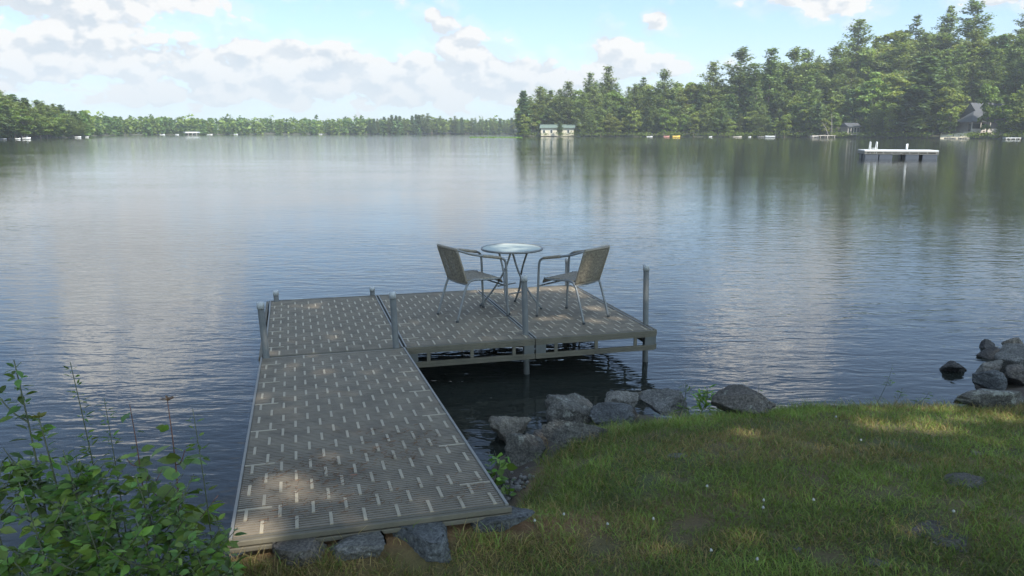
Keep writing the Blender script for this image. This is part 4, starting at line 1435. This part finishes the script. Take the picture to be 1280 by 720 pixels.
yel = simple('yellow_paint', (.50, .33, .04), .5)
boat(842, 170, 4.4, yel, 'bright yellow boat lying at the waterline under the pines', .05, b=1.1, hgt=.75, name='canoe')
boat(830, 169, 3.6, simple('faded_red', (.35, .16, .13), .6), 'faded pinkish rowing boat pulled up beside the yellow boat', .3, b=1.1, hgt=.6, name='rowing_boat')
boat(809, 170, 3.4, M['white'], 'small pale rowing boat near the yellow boat, toward the cottage', .1, b=1.1, hgt=.45, name='rowing_boat')
boat(957, 169, 5.2, M['white'], 'white motor boat with windscreen moored before the tall twin pines', 2.9, screen=True, b=2.0, hgt=.8)
boat(946, 171, 4.0, M['alu'], 'low grey rowing boat moored next to the white motor boat', .1, b=1.3, hgt=.45, name='rowing_boat')
boat(917, 170, 5.0, M['wood'], 'drab rowing boat at the bank between yellow boat and white motor boat', .2, b=1.4, hgt=.5, name='rowing_boat')
boat(932, 171, 1.6, M['white'], 'tiny white dinghy beside the drab rowing boat', .1, b=.9, hgt=.45, name='dinghy')
boat(884, 170, 1.8, M['white'], 'tiny pale dinghy alone at the bank past the yellow boat', .1, b=.9, hgt=.5, name='dinghy')
boat(44, 173, 5.2, M['white'], 'white motor boat below the wooded headland at the far left', .1, True, True, b=2.0, hgt=.9)
boat(33, 173, 3.2, M['white'], 'small white boat beside the motor boat off the headland', .1, True, b=1.3, hgt=.6, name='rowing_boat')
boat(15, 174, 4.2, simple('dark_hull', (.07, .08, .09), .5), 'dark boat at the headland shore nearest the picture edge', .1, True, b=1.5, hgt=.6, name='rowing_boat')
boat(107, 172, 5.0, M['white'], 'white boat at the tip of the wooded headland', .2, True, b=1.9, hgt=.8)
boat(118, 171, 2.6, M['white'], 'little white boat past the tip of the headland', .2, True, b=1.2, hgt=.6, name='rowing_boat')
for px, ln, lab in ((211, 7, 'white speck of a boat on the far shore nearest the headland'), (229, 5, 'small white speck of a boat just before the long white boathouse'), (269, 8, 'white speck of a boat just after the long white boathouse'),
                    (301, 6, 'white speck of a boat midway along the far shore'), (405, 6, 'lone white speck of a boat toward the middle of the far shore')):
    boat(px, 169, ln, M['white'], lab, .1, True, b=2.2, hgt=.9)
# long white boathouse far across
D = float(left_d(245)) - 2
e = tag(empty('boathouse', ((245 - 640) / F * D, D, 0), .05), 'long low white boathouse roof on the far shore', 'boathouse')
MB().box(-4.6, 4.6, 0, 5, 1.2, 2.0).build('roof', M['white'], e)
for xx in (-4, -1.3, 1.3, 4):
    MB().box(xx - .12, xx + .12, .2, .4, -.6, 1.2).build('post', M['wood'], e)


def far_dock(px, py, l, w, zt, rz, label, col):
    D = float(shore_dist(px)) - 4
    e = tag(empty('wooden_dock', ((px - 640) / F * D, D, 0), rz), label, 'dock')
    MB().box(-l / 2, l / 2, -w / 2, w / 2, zt - .18, zt).build('deck', col, e)
    for s in (-.45, -.15, .15, .45):
        for q in (-.42, .42):
            MB().box(s * l - .08, s * l + .08, q * w - .08, q * w + .08, -1, zt - .18).build('post', M['wood'], e)
    return e


far_dock(1022, 171, 9.0, 1.8, .85, .06, 'long grey wooden dock below the leaning trunk', M['wood'])
boat(1012, 171, 4.6, M['alu'], 'grey aluminium boat tied to the long wooden dock', .1, b=1.5, hgt=.7, name='rowing_boat')
far_dock(1254, 173, 4.6, 1.6, .5, .03, 'short white dock below the wooden house', M['white'])
far_dock(1282, 172, 5.5, 1.8, .75, .03, 'pale green topped dock at the picture edge past the wooden house', M['green_roof'])

# ------------------------------------------------------------------ swimming raft
D = 70.0
e = tag(empty('swim_raft', ((1123.5 - 640) / F * D, D + 1.3, 0), math.radians(-13)), 'white floating swim raft with a ladder, on dark floats out in the lake', 'raft')
hw, hd = 2.95, 1.55
MB().box(-hw, hw, -hd, hd, .66, .74).build('deck', M['white'], e)
fr = MB()
fr.box(-hw, hw, -hd, -hd + .06, .56, .655).box(-hw, hw, -hd, -hd + .06, .40, .45).box(hw - .06, hw, -hd + .065, hd, .40, .655).box(-hw, hw, hd - .06, hd, .40, .655).box(-hw, -hw + .06, -hd + .065, hd - .065, .40, .655)
for k in range(9):
    xx = -hw + .12 + k * (2 * hw - .3) / 8
    fr.box(xx - .03, xx + .03, -hd + .005, -hd + .055, .45, .56)
fr.build('frame', M['alu_light'], e)
for xx, c_ in ((-2.35, 1.1), (-1.2, 1.1), (.9, 1.1), (2.3, 1.2)):
    for yy in (-1, .55):
        MB().box(xx - c_ / 2, xx + c_ / 2, yy - .5, yy + .5, -.12, .40).build('float_drum', M['floatd'] if 'floatd' in M else M.setdefault('floatd', simple('dark_float', (.035, .04, .05), .5)), e, bevel=.06)
ld = MB()
for s in (-.26, .26):
    ld.tube([(-2.2 + s, -1.35, -.6), (-2.2 + s, -1.35, 1.2), (-2.2 + s, -1.15, 1.42), (-2.2 + s, -.85, 1.36), (-2.2 + s, -.75, .76)], .035, 8, 4)
for z_ in (.1, .35, .9):
    ld.tube([(-2.46, -1.35, z_), (-1.94, -1.35, z_)], .025, 6)
ld.build('ladder', M['white'], e, True)
MB().tube([(.55, -.9, .74), (.55, -.9, 1.28)], [.09, .09], 10).build('mooring_post', M['white'], e, True)

# ------------------------------------------------------------------ shade tree behind the viewer: its crown puts the lawn and most of the dock in shade
EL = math.radians(46)
SAZ = np.array([.506, -.862])
SUN = np.array([SAZ[0] * math.cos(EL), SAZ[1] * math.cos(EL), math.sin(EL)])
PATCH = [(unp(318, 655, .57), .17, .08), (unp(366, 597, .55), .22, .07), (unp(350, 617, .55), .2, .05), (unp(412, 612, .55), .12, .06), (unp(440, 640, .57), .10, .05), (unp(300, 672, .58), .15, .06),
         (unp(690, 398, .4), .26, .10), (unp(729, 369, .4), .10, .20), (unp(680, 360, .4), .10, .14), (unp(755, 402, .4), .13, .10), (unp(782, 398, .4), .12, .10), (unp(745, 386, .4), .12, .08), (unp(395, 384, .4), .20, .10),
         (unp(1150, 545, .4), .35, .12), (unp(1230, 530, .4), .3, .1), (unp(1040, 570, .43), .25, .06), (unp(1260, 700, .5), .12, .05)]
gp = np.random.default_rng(321)
for k in range(46):
    PATCH.append((np.array([gp.uniform(.7, 4.2), gp.uniform(3.4, 5.6), .42]), gp.uniform(.03, .16), gp.uniform(.02, .06)))
g = np.random.default_rng(500)
n = 46000
gx = g.uniform(-5.5, 8.5, n)
gy = g.uniform(-1.0, 10.6, n)
gh = 7.5 + 7.5 * g.random(n)
lump = fbm(np.stack([gx * .5, gy * .5, gh * .5], 1), 71, 3)
ok = lump > .31
# beyond the dock the crown thins out
ok &= (gy < 9.3 + .5 * np.sin(gx * 2)) | (g.random(n) < .25) | (gx < -.5)
for P, a, b in PATCH:
    ok &= ((((gx - P[0]) / (a + .04)) ** 2 + ((gy - P[1]) / (b + .04)) ** 2) > 1.0) | (g.random(n) < .17)  # unseen crown shaped: leaves left out so sun patches land on these spots
gx, gy, gh = gx[ok], gy[ok], gh[ok]
P = np.stack([gx, gy, np.full(len(gx), .45)], 1) + SUN * ((gh - .45) / SUN[2])[:, None]
tint = g.uniform(.7, 1.3, (len(P), 1)) * np.ones(3)
V, Fq, TT = clumps(P, g.uniform(.16, .30, len(P)), g, .9, tint)
root = tag(empty('shade_tree', (7.2, -5.2, gz(7.2, -5.2))), 'tall spreading tree on the lawn whose crown shades the grass and most of the dock', 'tree')
cr = link('crown', fast_mesh('crown', V - np.array(root.location), Fq, TT), M['canopy'], root)
tr = MB().tube([(0, 0, -.3), (-.1, .2, 4), (-.4, .6, 8), (-.9, 1.2, 12.5)], [.38, .3, .22, .08], 12, 4)
for k in range(16):
    q = P[int(g.integers(len(P)))] - np.array(root.location)
    s0 = np.array([-.3, .5, g.uniform(5.5, 9.5)])
    tr.tube([s0, s0 * .5 + q * .5 + [0, 0, .8], q], [.10, .06, .015], 7, 4)
tr.build('trunk', M['bark'], root, True)

# ------------------------------------------------------------------ air
hz = MB().box(-980, 980, -75, 1010, -3, 75)
m = bpy.data.materials.new('haze')
m.use_nodes = True
t = NT(m.node_tree)
m.node_tree.nodes.remove(m.node_tree.nodes['Principled BSDF'])
pv = t.n('ShaderNodeVolumePrincipled', ins={'Color': (.88, .92, .95, 1), 'Density': .00026, 'Anisotropy': .2})
t.nt.links.new(pv.outputs[0], m.node_tree.nodes['Material Output'].inputs['Volume'])
kind(hz.build('haze', m), 'stuff')

# ------------------------------------------------------------------ sky
w = bpy.data.worlds.new('World')
scene.world = w
w.cycles.sampling_method = 'MANUAL'
w.cycles.sample_map_resolution = 512
w.use_nodes = True
t = NT(w.node_tree)
bg = w.node_tree.nodes['Background']
sky = t.n('ShaderNodeTexSky', sky_type='NISHITA', sun_disc=False, sun_elevation=EL, sun_rotation=math.atan2(SUN[0], SUN[1]), air_density=1.0, dust_density=.4, ozone_density=1.6)
d = t.n('ShaderNodeTexCoord').outputs['Generated']
sp = t.n('ShaderNodeSeparateXYZ', ins={0: d})
az = t.math('MULTIPLY', t.math('ARCTAN2', sp.outputs[0], sp.outputs[1]), 180 / PI)
el = t.math('MULTIPLY', t.math('ARCSINE', sp.outputs[2]), 180 / PI)


def AZ(px):
    return math.degrees(math.atan((px - 640) / F))


def ELV(py):
    return math.degrees(math.atan((HZ - py) / F))


# cloud field: (px, py, half-width px, half-height px, weight); degrees are px * .0573
BL = [(135, 35, 75, 40, .55), (260, 12, 140, 20, .40), (60, 85, 90, 22, .25), (230, 92, 190, 28, .44), (360, 72, 70, 32, .46), (450, 95, 110, 30, .40), (570, 50, 62, 32, .62), (610, 95, 120, 30, .40), (500, 8, 40, 12, .35),
      (760, 62, 60, 26, .62), (815, 36, 20, 14, .55), (700, 106, 150, 26, .50), (880, 85, 90, 16, .36), (1000, 24, 80, 24, .66), (1060, 0, 60, 22, .45), (1215, 30, 40, 12, .35), (1230, -20, 90, 14, .25), (675, 42, 30, 10, .22),
      (320, 128, 430, 26, .44), (0, 40, 40, 30, .2), (-150, 60, 140, 60, .4), (1450, 40, 140, 50, .4),
      # above the frame (seen mirrored in the water)
      (170, -70, 130, 95, 1.0), (690, -30, 110, 30, .50), (960, -85, 105, 62, 1.15), (330, -330, 200, 60, .5), (1330, -40, 90, 40, .3), (720, -420, 260, 60, .30), (-300, -200, 200, 140, .4), (1700, -200, 300, 160, .4)]
mask = None
for bx, by, sx_, sy_, wt in BL:
    dx = t.math('MULTIPLY', t.math('SUBTRACT', az, AZ(bx)), 1 / (sx_ * .0573))
    dy = t.math('MULTIPLY', t.math('SUBTRACT', el, ELV(by)), 1 / (sy_ * .0573))
    q = t.math('MULTIPLY_ADD', dx, dx, t.math('MULTIPLY', dy, dy))
    ex = t.math('MULTIPLY', t.math('POWER', 2.718, t.math('MULTIPLY', q, -1.0)), wt)
    mask = ex if mask is None else t.math('ADD', mask, ex)
mask = t.math('MINIMUM', mask, .80)
uv = t.n('ShaderNodeCombineXYZ', ins={0: az, 1: t.math('MULTIPLY', el, 1.5), 2: .0}).outputs[0]


def puff(v):
    """billowing field: fractal noise with rounded cells in it"""
    n_ = t.noise(t.map(v, (.22, .22, 1)), 1.0, 6, .55, .3)
    wob = t.n('ShaderNodeVectorMath', operation='ADD', ins={0: v, 1: t.n('ShaderNodeVectorMath', operation='SCALE', ins={0: t.n('ShaderNodeTexNoise', ins={'Vector': v, 'Scale': .8, 'Detail': 3}).outputs[1], 3: 1.3}).outputs[0]}).outputs[0]
    c_ = t.n('ShaderNodeTexVoronoi', feature='F1', ins={'Vector': wob, 'Scale': .38, 'Detail': 2.0, 'Roughness': .5}).outputs[0]
    return t.math('ADD', t.math('MULTIPLY', n_, .62), t.math('MULTIPLY_ADD', c_, -.42, .36))


big = puff(uv)
den = t.math('ADD', mask, t.math('MULTIPLY_ADD', big, 1.15, -.5))
den = t.math('SUBTRACT', den, t.n('ShaderNodeMapRange', interpolation_type='SMOOTHSTEP', ins={0: el, 1: 8., 2: 13., 3: 0., 4: .22}).outputs[0])
al = t.n('ShaderNodeMapRange', interpolation_type='SMOOTHSTEP', ins={0: den, 1: .29, 2: .39}).outputs[0]
veil = t.n('ShaderNodeMapRange', interpolation_type='SMOOTHSTEP', ins={0: den, 1: .05, 2: .30, 3: 0., 4: .30}).outputs[0]
# modelling: the field compared with itself a little nearer the sun
big2 = puff(t.map(uv, (1, 1, 1), (.35, .95, 0)))
lit = t.n('ShaderNodeMapRange', interpolation_type='SMOOTHSTEP', ins={0: t.math('SUBTRACT', big, big2), 1: -.11, 2: .11}).outputs[0]
rim = t.n('ShaderNodeMapRange', interpolation_type='SMOOTHSTEP', ins={0: den, 1: .80, 2: .30, 3: .0, 4: .35}).outputs[0]
lit = t.math('ADD', lit, rim, clamp=True)
low = t.n('ShaderNodeMapRange', interpolation_type='SMOOTHSTEP', ins={0: el, 1: .3, 2: 6.0}).outputs[0]
lit = t.math('MULTIPLY', lit, t.math('MULTIPLY_ADD', low, .5, .5))
ccol = t.mix(lit, (.315, .35, .385, 1), (.49, .48, .465, 1))
ccol = t.mix(t.math('MULTIPLY', t.math('SUBTRACT', 1.0, low), .5), ccol, (.37, .415, .45, 1))
hi = t.n('ShaderNodeMapRange', interpolation_type='SMOOTHSTEP', ins={0: el, 1: 8.5, 2: 14., 3: 1.0, 4: 2.1}).outputs[0]
ccol = t.mix(1.0, ccol, t.n('ShaderNodeCombineXYZ', ins={0: hi, 1: hi, 2: hi}).outputs[0], 'MULTIPLY')
skyc = t.mix(1.0, sky.outputs[0], (.078, .089, .103, 1), 'MULTIPLY')
# pale band of far haze low down
skyc = t.mix(.28, skyc, (.30, .365, .445, 1))
hb = t.n('ShaderNodeMapRange', interpolation_type='SMOOTHSTEP', ins={0: el, 1: 8., 2: .5, 3: 0., 4: .78}).outputs[0]
skyc = t.mix(hb, skyc, (.355, .43, .49, 1))
fin = t.mix(t.math('MAXIMUM', t.math('MULTIPLY', al, .96), veil), skyc, ccol)
# the sky brightens round the sun, behind the viewer
dot = t.n('ShaderNodeVectorMath', operation='DOT_PRODUCT', ins={0: d, 1: tuple(SUN)}).outputs['Value']
glow = t.n('ShaderNodeMapRange', interpolation_type='SMOOTHSTEP', ins={0: dot, 1: .15, 2: 1.0, 3: 1.0, 4: 3.8}).outputs[0]
fin = t.mix(1.0, fin, t.n('ShaderNodeCombineXYZ', ins={0: t.math('POWER', glow, 1.06), 1: glow, 2: t.math('POWER', glow, .84)}).outputs[0], 'MULTIPLY')
t.nt.links.new(fin, bg.inputs[0])
bg.inputs[1].default_value = 1.0

sun = bpy.data.lights.new('sun', 'SUN')
sun.energy = 4.7
sun.angle = math.radians(.53)
sun.color = (1, .95, .87)
so = bpy.data.objects.new('sun', sun)
C.objects.link(so)
so.rotation_euler = Vector(SUN).to_track_quat('Z', 'Y').to_euler()

# ------------------------------------------------------------------ camera and output
cam = bpy.data.cameras.new('camera')
cam.sensor_width = 36
cam.lens = 36 * F / 1280
cam.clip_start = .05
cam.clip_end = 4000
co = bpy.data.objects.new('camera', cam)
C.objects.link(co)
co.location = (0, 0, CAM_Z)
co.rotation_euler = (PI / 2 - PITCH, 0, 0)
scene.camera = co
vs = scene.view_settings
vs.view_transform = 'Standard'
vs.look = 'None'
vs.exposure = 1.0
vs.gamma = 1.0
vs.use_curve_mapping = False
scene.cycles.use_denoising = True
scene.cycles.max_bounces = 8
scene.cycles.transparent_max_bounces = 12
scene.cycles.volume_bounces = 1
